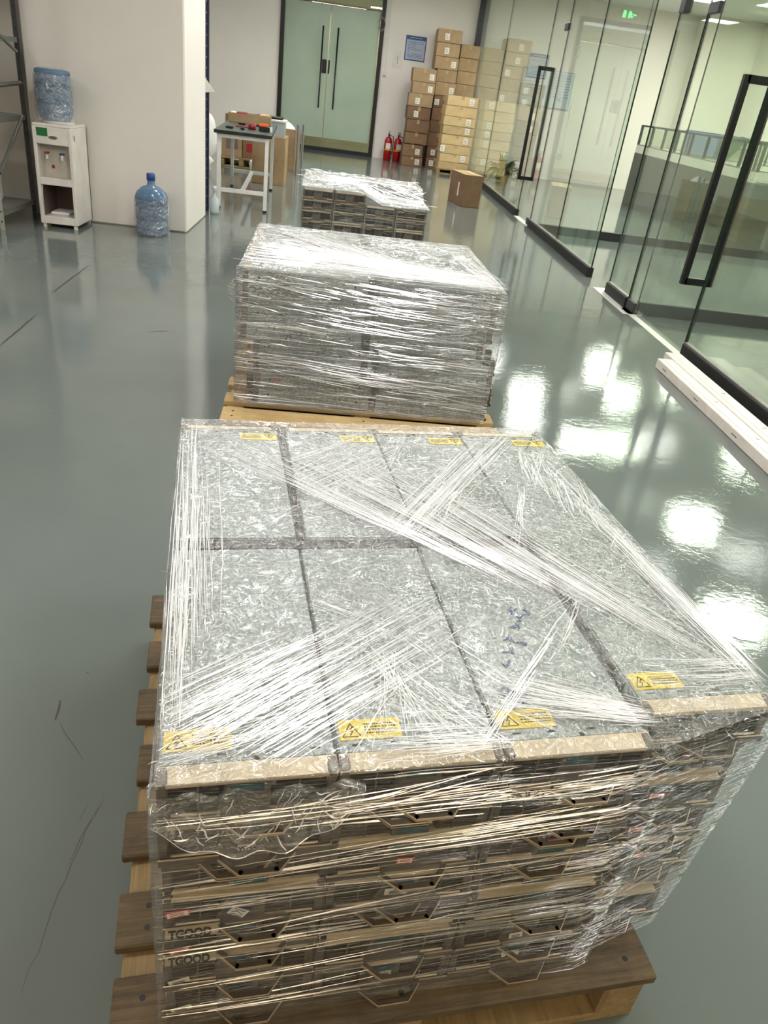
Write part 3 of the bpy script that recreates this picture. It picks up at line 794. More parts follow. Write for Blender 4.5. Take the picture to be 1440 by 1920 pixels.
def front_strands(m, rnd, n, x0, x1, yf, z0, z1, slope, wd, mat, lens=(.08, .5), up=(0, -1, 0), bias=None):
    for i in range(n):
        x = rnd.uniform(x0 - .05, x1); z = rnd.uniform(z0, z1); L = rnd.uniform(*lens)
        if noise.noise(Vector((x * 3, z * 26, 7.7))) < -.05: continue
        sl = rnd.gauss(*slope); xe = min(x + L, x1); x = max(x, x0)
        if xe - x < .02: continue
        pts = []; ph = rnd.uniform(0, 9)
        for s in range(7):
            xx = x + (xe - x) * s / 6; zz = z + (xx - x) * sl + .001 * math.sin(ph + s * 1.2)
            zz = min(max(zz, z0), z1)
            yy = yf(xx) if callable(yf) else yf
            pts.append((xx, yy, zz))
        m.ridge(pts, up, wd * rnd.uniform(.3, 1.4) * .5, mat)

T1 = Z1 + N1 * H1 + .006
def zt1(x, y): return T1 + .002 * noise.noise(Vector((x * 7, y * 7, 1)))
def top1(x, y): return .004 * noise.noise(Vector((x * 18, y * 18, 4))) + .003 * noise.noise(Vector((x * 45, y * 45, 9)))
def yf1(x): return -.018 if x < .63 else -.018 + (x - .63) * .25
def st1(m):
    r = random.Random(3); zz = lambda x, y: zt1(x, y) + .003
    B = [((.105, .96), (.40, 1.02), (.58, .42), (.882, .09), 240, .0014, 'fold'),
         ((.008, .899), (.094, .989), (.38, .56), (.64, .30), 120, .0014, 'fold'),
         ((.006, .773), (.022, .53), (.027, .186), (.012, .046), 60, .0016, 'fold'),
         ((.008, 1.0), (.06, 1.0), (.008, .2), (.07, .3), 90, .0016, 'fold'),
         ((.206, .604), (.265, .441), (.372, .248), (.395, .173), 60, .0012, 'fold_soft'),
         ((.26, .30), (.233, .06), (.004, .14), (.012, .006), 150, .0015, 'fold'),
         ((.425, .388), (.467, .217), (.014, .089), (.141, .012), 190, .0013, 'fold'),
         ((.444, .147), (.451, .072), (.659, .055), (.667, .035), 190, .0016, 'fold'),
         ((.504, 1.05), (.541, .844), (.201, .804), (.267, .604), 110, .0014, 'fold'),
         ((.741, 1.04), (.85, 1.03), (.357, .527), (.435, .508), 110, .0014, 'fold'),
         ((.784, .941), (.88, .75), (.751, .746), (.825, .523), 90, .0015, 'fold'),
         ((.818, .884), (.85, .503), (.882, .129), (.885, .092), 120, .0014, 'fold'),
         ((.642, .289), (.643, .290), (.381, .0), (.393, .011), 16, .0016, 'fold'),
         ((.264, .254), (.339, .177), (.443, .007), (.222, .02), 90, .0013, 'fold'),
         ((.25, .06), (.25, .0), (.44, .06), (.44, .0), 120, .0014, 'fold'),
         ((.69, .16), (.69, .09), (.885, .15), (.885, .09), 80, .0012, 'fold')]
    for A1, A2, B1, B2, n, wd, mt in B:
        bundle(m, r, A1, A2, B1, B2, int(n * .8), zz, wd, mt, .013)
    curls(m, r, 2600, 0.0, .88, .0, 1.03, zz, .0009, 'fold')
    for q in range(26):
        a = r.uniform(-.5, -.9) if r.random() < .6 else r.uniform(.5, 1.2); x, y = r.uniform(.1, .8), r.uniform(.1, .95); L = r.uniform(.15, .35)
        bx, by = math.cos(a) * L, math.sin(a) * L; e = lambda v_: min(.995, max(.01, v_))
        bundle(m, r, (min(.87, max(.01, x)), e(y)), (min(.87, x + .04), e(y + .05)), (min(.87, max(.01, x + bx)), e(y + by)), (min(.87, max(.01, x + bx + .03)), e(y + by + .05)), 14, zz, .0009, 'fold', .006)
    # front face
    front_strands(m, r, 340, -.005, .66, yf1, Z1 + .03, T1 - .012, (.05, .05), .0012, 'fold_f', (.1, .6))
    front_strands(m, r, 60, -.005, .66, yf1, Z1 + .03, T1 - .02, (.06, .06), .0028, 'fold_f', (.15, .5))
    front_strands(m, r, 100, .45, .845, yf1, Z1 + .12, T1 - .02, (.22, .08), .0011, 'fold_f', (.06, .3))
    front_strands(m, r, 110, .21, .45, yf1, T1 - .07, T1 - .004, (.16, .08), .0016, 'fold_f', (.06, .25))
    # short spray of folds dropping from the step in the top edge
    for i in range(60):
        x = r.uniform(.665, .72); z = r.uniform(T1 - .05, T1 - .006); a = r.uniform(-.1, .9); L = r.uniform(.01, .03)
        pts = [(x + math.sin(a) * L * s / 4, .012 + (x - .665) * .4, z - math.cos(a) * L * s / 4) for s in range(5)]
        m.ridge(pts, (0, -1, 0), .0009, 'fold_f')
ring1 = [(-.010, -.018), (.655, -.020), (.900, .040), (.892, 1.045), (-.010, 1.045)]
film(F1, ring1, Z1 - .004, zt1, ('film_wall', 'film_top'), 'clear crinkled stretch film wrapped around the nearest pile', top1, 1, .003, st1, taper=.06)
# loose flap hanging over the front left corner
m = MB()
def flap(u, v):
    x = -.006 + u * .25; drop = (.092 * math.sin(PI * min(1, u * .92 + .06)) ** .7 + .01) * v
    y = -.022 - .012 * v - .006 * noise.noise(Vector((u * 7, v * 5, 2))) - .004 * math.sin(u * 26 + v * 4)
    return (x, y, T1 - .004 - drop + .003 * noise.noise(Vector((u * 9, v * 9, 5))))
m.grid(flap, 46, 20, 'film_top')
r = random.Random(8)
for i in range(46):
    u, v = r.random(), r.random(); a = r.uniform(-.9, .9); pts = []
    for s in range(6):
        p = flap(min(1, max(0, u)), min(1, max(0, v))); pts.append((p[0], p[1] - .0015, p[2])); u += math.sin(a) * .02; v += math.cos(a) * .05; a += r.uniform(-.3, .3)
    m.ridge(pts, (0, -1, 0), r.uniform(.0004, .0012), 'fold')
pts = [flap(u / 30, 1.0) for u in range(31)]; m.ridge([(p[0], p[1] - .001, p[2]) for p in pts], (0, -1, 0), .0009, 'fold')
o = m.build('film_flap', loc=F1.translation, rot=(0, 0, YAW1)); tag(o, 'loose scalloped flap of film hanging at front left of nearest pile', 'stretch film')

T2 = Z1 + N2 * H2 + .008
def zt2(x, y): return T2 + .004 * noise.noise(Vector((x * 4, y * 4, 2)))
def top2(x, y): return .013 * noise.noise(Vector((x * 10, y * 10, 4))) + .007 * noise.noise(Vector((x * 30, y * 30, 9)))
def st2(m):
    r = random.Random(13); zz = lambda x, y: zt2(x, y) + .008
    front_strands(m, r, 320, -.02, 1.06, -.034, Z1 + .02, T2 - .01, (-.055, .04), .0028, 'fold_f', (.1, .6))
    front_strands(m, r, 260, -.02, 1.06, -.035, Z1 + .04, T2 - .01, (-.07, .05), .0036, 'fold_f', (.03, .3))
    front_strands(m, r, 150, -.02, 1.06, -.036, Z1 + .04, T2 - .01, (-.07, .04), .0034, 'fold', (.03, .16))  # short white ridges drawn as bright glints
    bundle(m, r, (.0, .5), (.0, .05), (1.04, .25), (1.04, .0), 260, zz, .0036, 'fold', .03)
    bundle(m, r, (.1, .95), (.0, .7), (.9, .05), (.6, .02), 150, zz, .0036, 'fold', .03)
    bundle(m, r, (.9, .95), (1.0, .6), (1.03, .1), (1.04, .05), 60, zz, .003, 'fold', .03)
    curls(m, r, 500, 0.0, 1.03, .0, .95, zz, .0024, 'fold', (.02, .06))
ring2 = [(-.022, -.022), (1.068, -.022), (1.075, .985), (-.01, .985)]
film(F2, ring2, Z1 + .002, zt2, ('film_grey', 'film_mtop'), 'stretch film around the middle pile, grey reflections painted as milky haze', top2, 5, .006, st2, .022)
for sx, x0, z0 in ((-1, -.02, .66), (1, 1.07, .52)):
    m = MB()
    def tuft(u, v, sx=sx, x0=x0, z0=z0):
        return (x0 + sx * (.006 + .03 * math.sin(u * PI) * math.sin(v * PI) + .006 * noise.noise(Vector((u * 6, v * 6, sx)))), -.03 + .05 * v, z0 - .10 * u)
    m.grid(tuft, 12, 6, 'film_grey')
    o = m.build('film_tuft', loc=F2.translation, rot=(0, 0, YAW2)); tag(o, 'small loose film tuft bulging from the %s front corner of middle pile' % ('left' if sx < 0 else 'right'), 'stretch film')

T3 = Z1 + N2 * H2 + .012
def zt3(x, y):
    k = min(1, max(0, (x - .40) / .16)) * min(1, max(0, (.56 - y) / .12))
    return T3 - .066 * k + .005 * noise.noise(Vector((x * 4, y * 4, 2)))
def top3(x, y): return .012 * noise.noise(Vector((x * 7, y * 7, 4))) + .008 * noise.noise(Vector((x * 22, y * 22, 9)))
def st3(m):
    r = random.Random(17); zz = lambda x, y: zt3(x, y) + .01
    front_strands(m, r, 90, -.01, .89, -.03, Z1 + .05, T3 - .09, (.0, .03), .006, 'fold_warm', (.2, .7))
    curls(m, r, 350, 0.0, .88, .0, 1.0, zz, .007, 'fold', (.04, .12))
    bundle(m, r, (.0, .9), (.0, .1), (.88, .5), (.88, .0), 70, zz, .007, 'fold', .03)
    for x in (.222, .444, .666):
        m.ridge([(x, -.032, Z1 + .02 + s * (T3 - Z1 - .12) / 7) for s in range(8)], (0, -1, 0), .004, 'fold_warm')
ring3 = [(-.018, -.026), (.912, -.026), (.915, 1.06), (-.012, 1.06)]
film(F3, ring3, Z1 + .002, zt3, ('film_wall', 'film_far'), 'shiny silvery stretch film over the farthest pile', top3, 9, .006, st3, .025)

# ------------------------------------------------------------------ water dispenser
t = thing('water_dispenser', 'white water dispenser with two taps standing beside the white column', 'water dispenser', (-2.532, 6.77, 0), 0)
W_, D_, H_ = .305, .40, .79
m = MB(); s = .03
m.box(0, .028, 0, D_, s, H_ - .02, 'white', .004); m.box(W_ - .028, W_, 0, D_, s, H_ - .02, 'white', .004); m.box(0, W_, D_ - .02, D_, s, H_ - .02, 'white')
m.box(.028, W_ - .028, 0, .03, .64, H_ - .02, 'white', .004); m.box(.028, W_ - .028, 0, .03, .335, .39, 'white', .004); m.box(.028, W_ - .028, 0, .03, s, .09, 'white', .004)
m.box(0, W_, 0, D_, H_ - .02, H_, 'white', .008); m.box(.028, W_ - .028, .03, D_ - .02, s, .09, 'white')
for x in (.015, W_ - .04):
    for y in (.01, D_ - .04): m.box(x, x + .025, y, y + .03, 0, s, 'white')
m.lathe([(.12, 0), (.125, .012), (.11, .02)], 'white', (W_ / 2, .19, H_), 24)
m.build('cabinet', t)
m = MB(); m.prism([(.10, .39), (.03, .395), (.02, .39), (.02, .38), (.11, .38)], .03, W_ - .03, 'recess', T=Matrix(((0, 0, 1, 0), (1, 0, 0, 0), (0, 1, 0, 0), (0, 0, 0, 1))))
m.box(.028, W_ - .028, .07, .08, .39, .64, 'recess'); m.build('tap_recess', t)
m = MB(); m.box(.03, W_ - .03, D_ - .06, D_ - .05, .09, .335, 'maroon'); m.box(.0285, .030, .03, D_ - .05, .09, .335, 'maroon'); m.box(W_ - .030, W_ - .0285, .03, D_ - .05, .09, .335, 'maroon'); m.box(.05, .2, .1, .3, .09, .11, 'foam', .01); m.build('lower_compartment', t, label='open lower compartment with brown back')
m = MB(); m.prism([(.028, .33), (.022, .33), (-.045, .10), (-.036, .10)], .0, .006, 'white', T=Matrix(((0, 0, 1, .03), (1, 0, 0, 0), (0, 1, 0, 0), (0, 0, 0, 1)))); m.build('door_edge', t)
for x, c in ((.09, 'redp'), (.21, 'cap')):
    m = MB(); m.tube([(x, .07, .56), (x, .03, .56), (x, .025, .53)], .011, 'white', 8); m.box(x - .018, x + .018, .015, .05, .571, .583, c, .003)
    m.build('tap', t, label='tap with %s lever' % ('red' if c == 'redp' else 'blue'))
m = MB(); m.box(.035, .12, -.003, 0, .70, .76, 'green'); m.build('green_sticker', t)
m = MB(); m.lathe([(.035, 0), (.035, .003)], 'maroon', n=20, T=Matrix.Translation((.16, 0, .695)) @ Matrix.Rotation(PI / 2, 4, 'X') @ Matrix.Diagonal((1, .35, 1, 1))); m.build('name_badge', t)
m = MB(); m.box(.11, .13, .066, .07, .46, .485, 'redp'); m.box(W_ + .0, W_ + .003, .06, .075, .68, .72, 'steel'); m.build('small_marks', t)
def jug(name, loc, flip, label, cat='water bottle'):
    prof = [(.10, 0), (.130, .008), (.136, .03), (.130, .045), (.137, .06), (.137, .12), (.130, .13), (.137, .14), (.137, .24), (.130, .25), (.137, .262), (.137, .31), (.12, .35), (.08, .385), (.035, .40), (.030, .425), (.030, .47)]
    t = thing(name, label, cat, loc)
    T = Matrix.Translation((0, 0, .375)) @ Matrix.Diagonal((1, 1, -1, 1)) if flip else None
    pf = prof if not flip else [p for p in prof if p[1] < .40]
    m = MB(); m.lathe(pf, 'bottle', n=28, T=T); m.build('bottle_body', t)
    if not flip: m = MB(); m.lathe([(.034, .44), (.036, .445), (.036, .49), (.030, .497)], 'cap', n=20); m.build('cap', t, label='dark blue cap')
    m = MB()
    H = .37
    def bag(u, v):
        a = u * 2 * PI; rr = .146 + .006 * noise.noise(Vector((math.cos(a) * 3, math.sin(a) * 3, v * 7))) + .004 * noise.noise(Vector((math.cos(a) * 9, math.sin(a) * 9, v * 16)))
        z = v * H + (.0 if flip else (.06 * max(0, math.cos(a - .3)) - .08) * v)
        if flip and v > .85: rr *= 1 - (v - .85) * 2.2
        return (rr * math.cos(a), rr * math.sin(a), z + (.012 if flip else .002))
    m.grid(bag, 48, 24, 'bag'); m.build('plastic_bag', t, label='thin clear plastic bag around the bottle')
    return t
jug('water_bottle', (-2.395, 6.95, .80), True, 'blue water bottle upside down in a bag on top of the dispenser')
jug('water_bottle', (-1.655, 6.97, 0), False, 'blue capped water bottle in clear bag standing on the floor')

# ------------------------------------------------------------------ shelving at far left
t = thing('shelving_unit', 'grey slotted steel shelving unit at the left edge beside the dispenser', 'shelving', (-2.72, 6.45, 0))
def slotted(x, y, z1, mat, hole='ink'):
    m = MB(); m.box(x - .018, x + .018, y - .002, y + .002, 0, z1, mat); m.box(x - .018, x - .014, y, y + .036, 0, z1, mat)
    z = .06
    while z < z1 - .05: m.box(x - .006, x + .006, y - .0035, y - .0015, z, z + .012, hole); z += .075
    return m
slotted(0, 0, 2.4, 'steelw').build('post', t, label='light perforated post'); slotted(0.015, .66, 2.6, 'dsteel').build('post', t, label='dark perforated post')
slotted(-1.4, 0, 2.4, 'steelw').build('post', t, label='light perforated post'); slotted(-1.4, .66, 2.6, 'dsteel').build('post', t, label='dark perforated post')
for z in (.14, .80, 1.35, 2.1):
    m = MB(); m.box(-1.4, 0, .02, .66, z, z + .006, 'steel'); m.box(-1.4, .0, .0, .02, z - .035, z + .006, 'steel'); m.box(-.004, .02, .0, .68, z - .03, z + .006, 'steel'); m.build('shelf', t)
for (a, b) in (((.05, .42), (.6, .80)), ((.05, 1.45), (.62, 1.26)), ((.05, 1.02), (.64, 1.04))):
    m = MB(); m.tube([(.01, a[0], a[1]), (.02, b[0], b[1])], .016, 'steel', 4); m.build('brace', t)
m = MB(); m.box(0, .26, 0, .25, 0, .34, 'white', .01); o = m.build('storage_box', loc=(-3.15, 6.7, .147)); tag(o, 'pale plastic box on the bottom shelf of the left shelving', 'box')
m = MB(); m.box(0, .04, 0, .05, 0, .3, 'yellow', .01); o = m.build('yellow_bottle', loc=(-2.61, 7.12, 0)); tag(o, 'narrow yellow item tucked behind the water dispenser', 'container')
# navy racking post behind the column
m = MB(); z = .05
m.box(0, .07, 0, .004, 0, 3.0, 'navy'); m.box(0, .004, 0, .05, 0, 3.0, 'navy'); m.box(.066, .07, 0, .05, 0, 3.0, 'navy')
while z < 2.95:
    for x in (.018, .048): m.box(x, x + .006, -.002, 0, z, z + .012, 'steelw')
    z += .09
t = thing('racking_post', 'navy perforated racking post behind the white column', 'racking', (-1.50, 8.5, 0)); m.build('upright', t)
m = MB(); m.box(-.6, 0, .01, .05, 1.95, 2.02, 'navy'); m.box(-.6, -.53, 0, .05, 0, 3, 'navy'); m.build('beam', t)
m = MB(); m.prism([(-.0, 0), (.10, .02), (.01, .13)], 0, .004, 'paper', T=Matrix(((1, 0, 0, .01), (0, 0, 1, -.012), (0, 1, 0, 0), (0, 0, 0, 1)))); o = m.build('paper_tag', loc=(-1.475, 8.48, 1.10)); tag(o, 'white paper tag hanging on the navy racking post', 'paper tag')
m = MB(); m.lathe([(.045, 0), (.05, .02), (.05, .14), (.02, .17), (.014, .22), (.03, .24), (.02, .27)], 'tub', n=14); o = m.build('spray_bottle', loc=(-1.35, 8.40, 0)); tag(o, 'small clear plastic bottle on floor at foot of navy post', 'bottle')

# ------------------------------------------------------------------ workbench
t = thing('workbench', 'white framed workbench with dark green top', 'workbench', (-1.39, 8.78, 0), math.radians(3.5))
BW, BD, BH = .54, 1.85, .77
m = MB(); m.box(-.03, BW + .03, -.03, BD + .03, BH - .03, BH, 'ink', .004); m.box(-.028, BW + .028, -.028, BD + .028, BH, BH + .002, 'bench'); m.build('bench_top', t)
for x in (0, BW - .04):
    for y in (0, BD - .04):
        m = MB(); m.box(x, x + .04, y, y + .04, .02, BH - .03, 'whitem', .003); m.lathe([(.022, 0), (.022, .02)], 'ink', (x + .02, y + .02, 0), 10); m.build('leg', t)
m = MB()
for y in (.005, BD - .035): m.box(.04, BW - .04, y, y + .03, BH - .07, BH - .03, 'whitem'); m.box(.04, BW - .04, y, y + .03, .17, .21, 'whitem')
m.box(BW / 2 - .02, BW / 2 + .02, .03, BD - .03, .175, .205, 'whitem'); m.box(.005, .035, .04, BD - .04, BH - .07, BH - .03, 'whitem'); m.box(BW - .035, BW - .005, .04, BD - .04, BH - .07, BH - .03, 'whitem'); m.build('frame_rail', t)
BF = Matrix.Translation((-1.39, 8.78, BH + .0025)) @ Matrix.Rotation(math.radians(3.5), 4, 'Z')
def on_bench(name, m, x, y, label, cat, rz=0, z=0): return tag(m.build(name, loc=BF @ Vector((x, y, z)), rot=(0, 0, math.radians(3.5) + rz)), label, cat)
def tape_roll(name, c, R_, r_, h, mat):
    m = MB(); m.lathe([(r_, 0), (R_, 0), (R_, h), (r_, h), (r_, 0)], mat, n=20); return m
on_bench('tape_dispenser', tape_roll('t', 0, .045, .02, .055, 'redp'), .33, .55, 'dark red tape dispenser near front of the workbench', 'tape dispenser')
m = MB(); m.box(0, .22, 0, .012, .0, .012, 'redp', .003); on_bench('screwdriver', m, .14, .70, 'red handled screwdriver lying on the workbench', 'tool')
m = MB(); m.box(0, .12, 0, .09, 0, .045, 'black', .006); m.box(.0, .10, .01, .08, .045, .075, 'orange', .006); m.box(.12, .145, .01, .08, 0, .05, 'paper', .003); on_bench('orange_tool_case', m, .41, .42, 'orange and black tool case at right front of workbench', 'tool case')
for i, (x, y, lb) in enumerate(((.06, .32, 'black hand tool at front left of the workbench'), (.14, 1.1, 'black hand tool at far left of the workbench'), (.31, 1.15, 'black hand tool beyond the red tape dispenser'), (.22, .3, 'tiny black clip nearest the front edge of the workbench'))):
    m = MB(); sz = .03 if i == 3 else .055; m.box(0, sz * 1.5, 0, sz, 0, .02, 'black', .006); m.box(sz * .3, sz * 1.1, sz, sz * 1.8, 0, .014, 'black', .004); on_bench('hand_tool', m, x, y, lb, 'tool')
t = thing('parts_tray', 'open cardboard tray with red and brown contents on far end of workbench', 'tray', BF @ Vector((.0, 1.42, 0)), math.radians(3.5))
m = MB()
for a in ((0, .5, 0, .006), (0, .5, .29, .296), (0, .006, 0, .296), (.494, .5, 0, .296)): m.box(a[0], a[1], a[2], a[3], 0, .10, 'card')
m.box(0, .5, 0, .296, 0, .004, 'card'); m.build('tray', t)
m = MB(); m.box(.09, .22, .02, .26, .004, .11, 'redp', .01); m.build('red_packet', t)
m = MB(); m.box(.24, .34, .02, .2, .004, .10, 'maroon', .01); m.build('brown_packet', t)
m = MB(); m.box(.36, .48, .02, .24, .004, .115, 'card_y', .01); m.build('card_packet', t)
m = MB(); m.box(.015, .08, .02, .2, .004, .11, 'paper', .01); m.build('white_packet', t)
t = thing('cardboard_carton', 'brown carton supporting the clear storage tub behind the workbench', 'carton', (-1.30, 11.2, 0))
m = MB(); m.box(0, .44, 0, .5, 0, .60, 'card', .004); m.build('carton_body', t); m = MB(); m.box(.2, .25, -.001, .5, .599, .602, 'tape'); m.build('tape_strip', t)
t = thing('storage_tub', 'translucent storage tub with white lid on carton behind workbench', 'storage tub', (-1.29, 11.22, .602))
m = MB(); m.prism([(.02, .02), (.40, .02), (.40, .34), (.02, .34)], 0, .17, 'tub'); m.build('tub', t)
m = MB(); m.box(0, .42, 0, .36, .17, .20, 'white', .008); m.build('lid', t)
m = MB(); m.box(0, .36, 0, .2, 0, .03, 'black', .008); o = m.build('black_case', loc=(-1.28, 11.3, .8025)); tag(o, 'flat black case lying on the storage tub lid', 'case')
t = thing('open_carton', 'large brown carton filled with white foam right of workbench', 'carton', (-1.22, 13.2, 0), math.radians(-8))
m = MB()
for a in ((0, .36, 0, .008), (0, .36, .4, .408), (0, .008, 0, .408), (.352, .36, 0, .408)): m.box(a[0], a[1], a[2], a[3], 0, .60, 'card')
m.box(0, .36, 0, .408, 0, .008, 'card'); m.build('carton_body', t)
m = MB(); m.prism([(0, 0), (.4, 0), (.42, .16), (-.02, .16)], 0, .006, 'card', T=Matrix.Translation((.36, .005, .59)) @ Matrix.Rotation(.25, 4, 'Y') @ Matrix(((0, 0, 1, 0), (1, 0, 0, 0), (0, -1, 0, 0), (0, 0, 0, 1)))); m.build('flap', t)
m = MB(); m.box(.06, .12, -.001, 0, .46, .54, 'maroon'); m.box(.0, .05, -.001, 0, .30, .36, 'maroon'); m.box(.2, .22, -.001, 0, .02, .42, 'tape'); m.build('printed_mark', t)
m = MB(); m.grid(lambda u, v: (.02 + .32 * u, .02 + .36 * v, .55 + .14 * math.sin(PI * u) * math.sin(PI * v) + .01 * noise.noise(Vector((u * 5, v * 5, 1)))), 14, 14, 'foam'); o = m.build('foam_wrap', loc=(-1.22, 13.2, 0), rot=(0, 0, math.radians(-8))); tag(o, 'white foam sheet bulging from the large open carton', 'foam')
pallet(frame((-1.98, 12.7), 0), 0, .68, 0, .9, 5, 'small pale pallet carrying cartons behind the workbench', .1, (), ('palewood', 'palewood'))
for i, (x, z, w_, h, mt, lb) in enumerate(((-1.94, .14, .30, .36, 'card', 'brown carton on left of the small pallet behind workbench'), (-1.63, .14, .28, .30, 'card_d', 'dark brown carton on right of the small pallet behind workbench'), (-1.90, .502, .22, .22, 'card_d', 'small dark carton on top of the left pallet carton'))):
    t = thing('stacked_carton', lb, 'carton', (x, 12.75 + .02 * i, z + .001)); m = MB(); m.box(0, w_, 0, .5, 0, h, mt, .004); m.build('carton_body', t)
    m = MB(); m.box(w_ * .2, w_ * .8, -.002, 0, h * .3, h * .7, 'redp' if i else 'maroon'); m.build('printed_panel', t)
for i, (x, y, z, s, lb) in enumerate(((-2.02, 11.6, 0, .24, 'white plastic sack on floor left of the workbench'), (-2.16, 12.2, 0, .42, 'taller white plastic sack behind the workbench'), (-1.42, 12.55, 0, .16, 'small white bag beside the small pallet'))):
    m = MB()
    def sack(u, v, s=s, i=i):
        a = u * 2 * PI; rr = s * (.30 + .2 * math.sin(v * PI) + .12 * noise.noise(Vector((math.cos(a) * 2, math.sin(a) * 2, v * 4 + i))))
        if v > .8: rr *= 1 - (v - .8) * 4.2
        return (rr * math.cos(a), rr * math.sin(a), v * s * (2.05 if i == 1 else 1.1))
    m.grid(sack, 24, 16, 'foam'); o = m.build('plastic_sack', loc=(x, y, z)); tag(o, lb, 'sack', 'white sacks behind the workbench')
for i, (x, lb) in enumerate(((-.80, 'left one of two upright aluminium profiles by large carton'), (-.72, 'right one of two upright aluminium profiles by large carton'))):
    m = MB(); m.box(-.02, .02, -.015, .015, 0, .70 + .02 * i, 'alum', .003); m.box(-.004, .004, -.0165, -.015, 0, .70, 'dsteel'); o = m.build('aluminium_profile', loc=(x, 12.7, 0)); tag(o, lb, 'metal profile', 'aluminium profiles')

# ------------------------------------------------------------------ fire extinguishers
for i, x in enumerate((.80, 1.00)):
    t = thing('fire_extinguisher', ('left' if i == 0 else 'right') + ' one of two red fire extinguishers by the back wall', 'fire extinguisher', (x, 17.42, 0), .3 * i, 'fire extinguishers')
    m = MB(); m.lathe([(.07, 0), (.08, .01), (.08, .36), (.06, .42), (.025, .45)], 'ext', n=20); m.build('cylinder', t)
    m = MB(); m.lathe([(.081, .19), (.081, .21)], 'yellow', n=20); m.build('band', t)
    m = MB(); m.box(-.05, .05, -.0825, -.078, .22, .33, 'paper'); m.build('label_plate', t)
    m = MB(); m.tube([(0, 0, .45), (0, 0, .50)], .018, 'ink', 8); m.box(-.012, .012, -.10, .02, .50, .515, 'redp'); m.box(-.012, .012, -.09, .02, .53, .545, 'redp'); m.build('valve_handle', t)
    m = MB(); m.tube([(0, -.03, .48), (.09, -.04, .46), (.10, -.03, .3), (.095, -.02, .12)], .010, 'ink', 6); m.build('hose', t)

# ------------------------------------------------------------------ carton stacks against the back wall
def carton(x0, x1, y, dp, z0, z1, mt, label, group, seed, name='shipping_carton', lab=True):
    r = random.Random(seed); t = thing(name, label, 'carton', (x0, y, z0), r.uniform(-.02, .02), group)
    W_, H_ = x1 - x0, z1 - z0 - .004
    m = MB(); m.box(0, W_, 0, dp, 0, H_, mt, .005); m.build('carton_body', t)
    m = MB(); m.box(W_ / 2 - .025, W_ / 2 + .025, -.0015, 0, H_ * .68, H_, 'tape'); m.box(W_ / 2 - .025, W_ / 2 + .025, 0, dp, H_, H_ + .001, 'tape'); m.build('tape_strip', t)
    if lab:
        a = lab * W_; m = MB(); m.box(a - .045, a + .045, -.004, 0, H_ * .2, H_ * .2 + .105, 'paper')
        for q in range(3): m.box(a - .03, a + .025 - .01 * q, -.005, -.004, H_ * .2 + .025 + .025 * q, H_ * .2 + .031 + .025 * q, 'ink')
        m.build('address_label', t, label='white shipping label')
    return t
A = [(-.0, .18, 1.07, 1.50, .75), (.18, .40, 1.07, 1.48, .75), (.41, .62, 1.09, 1.54, 0), (.62, .85, 1.09, 1.55, 0), (.85, 1.08, 1.08, 1.54, .38), (1.08, 1.305, 1.07, 1.55, .38), (1.305, 1.505, 1.12, 1.56, .8), (1.505, 1.74, 1.10, 1.56, .82)]
B = [(0, .20, 1.58, 1.97, .3), (.20, .41, 1.58, 2.0, .3), (.41, .66, 1.56, 1.97, 0), (.66, .88, 1.57, 1.98, 0), (.88, 1.105, 1.58, 1.98, 0), (1.105, 1.325, 1.59, 1.99, .15), (1.325, 1.555, 1.58, 1.985, .8), (1.555, 1.77, 1.575, 1.97, 0), (1.77, 1.985, 1.51, 1.97, .8), (1.985, 2.215, 1.51, 1.96, .45), (2.215, 2.44, 1.50, 1.965, .4)]
C = [(0, .22, 1.99, 2.36, 0)] + [(.22 + .224 * i, .22 + .224 * (i + 1), 1.99, 2.37, 0) for i in range(9)]
D = [(0.09, .22, 1.75, 2.34, 0), (.22, .365, 1.76, 2.345, .78), (.365, .525, 1.76, 2.34, .05), (.525, .70, 1.75, 2.35, .78), (.70, .85, 1.75, 2.355, .78), (.85, 1.01, 1.74, 2.35, .78), (1.01, 1.19, 1.75, 2.35, 0), (1.19, 1.36, 1.76, 2.345, .8)]
for nm, S, y, dp, mt in (('leftmost carton stack by the extinguishers', A, 16.75, .55, 'card_d'), ('tallest carton stack at the back wall', B, 16.9, .6, 'card'), ('carton stack beside the black post', C, 17.0, .55, 'card'), ('wide front carton stack by the glass', D, 16.0, .62, 'card_y')):
    for i, (z0, z1, x0, x1, lb) in enumerate(S):
        pos = 'bottom' if i == 0 else ('top' if i == len(S) - 1 else ORD[i] if i < 8 else ('ninth' if i == 8 else 'tenth'))
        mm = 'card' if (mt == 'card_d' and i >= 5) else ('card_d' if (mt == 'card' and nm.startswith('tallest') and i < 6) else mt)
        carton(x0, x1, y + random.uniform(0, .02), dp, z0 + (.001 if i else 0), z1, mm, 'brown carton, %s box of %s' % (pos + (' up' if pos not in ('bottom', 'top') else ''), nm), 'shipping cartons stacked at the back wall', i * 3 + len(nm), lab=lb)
# flaps on the topmost boxes
pallet(frame((1.72, 15.98), 0), 0, .66, 0, .68, 4, 'low pallet under the wide front carton stack', .1, (), ('palewood', 'palewood')).scale = (1, 1, .63)
# lone carton
t = thing('lone_carton', 'lone brown carton standing on open floor in front of the glass', 'carton', (1.655, 11.38, 0), math.radians(12))
m = MB(); m.box(0, .27, 0, .62, 0, .42, 'card_d', .004); m.build('carton_body', t)
m = MB(); m.box(-.002, 0, .2, .25, .12, .30, 'paper'); m.build('address_label', t, label='narrow white label')
m = MB(); m.box(.0, .27, .0, .62, .42, .424, 'card_y'); m.box(.11, .16, 0, .62, .424, .426, 'tape'); m.build('top_flaps', t)

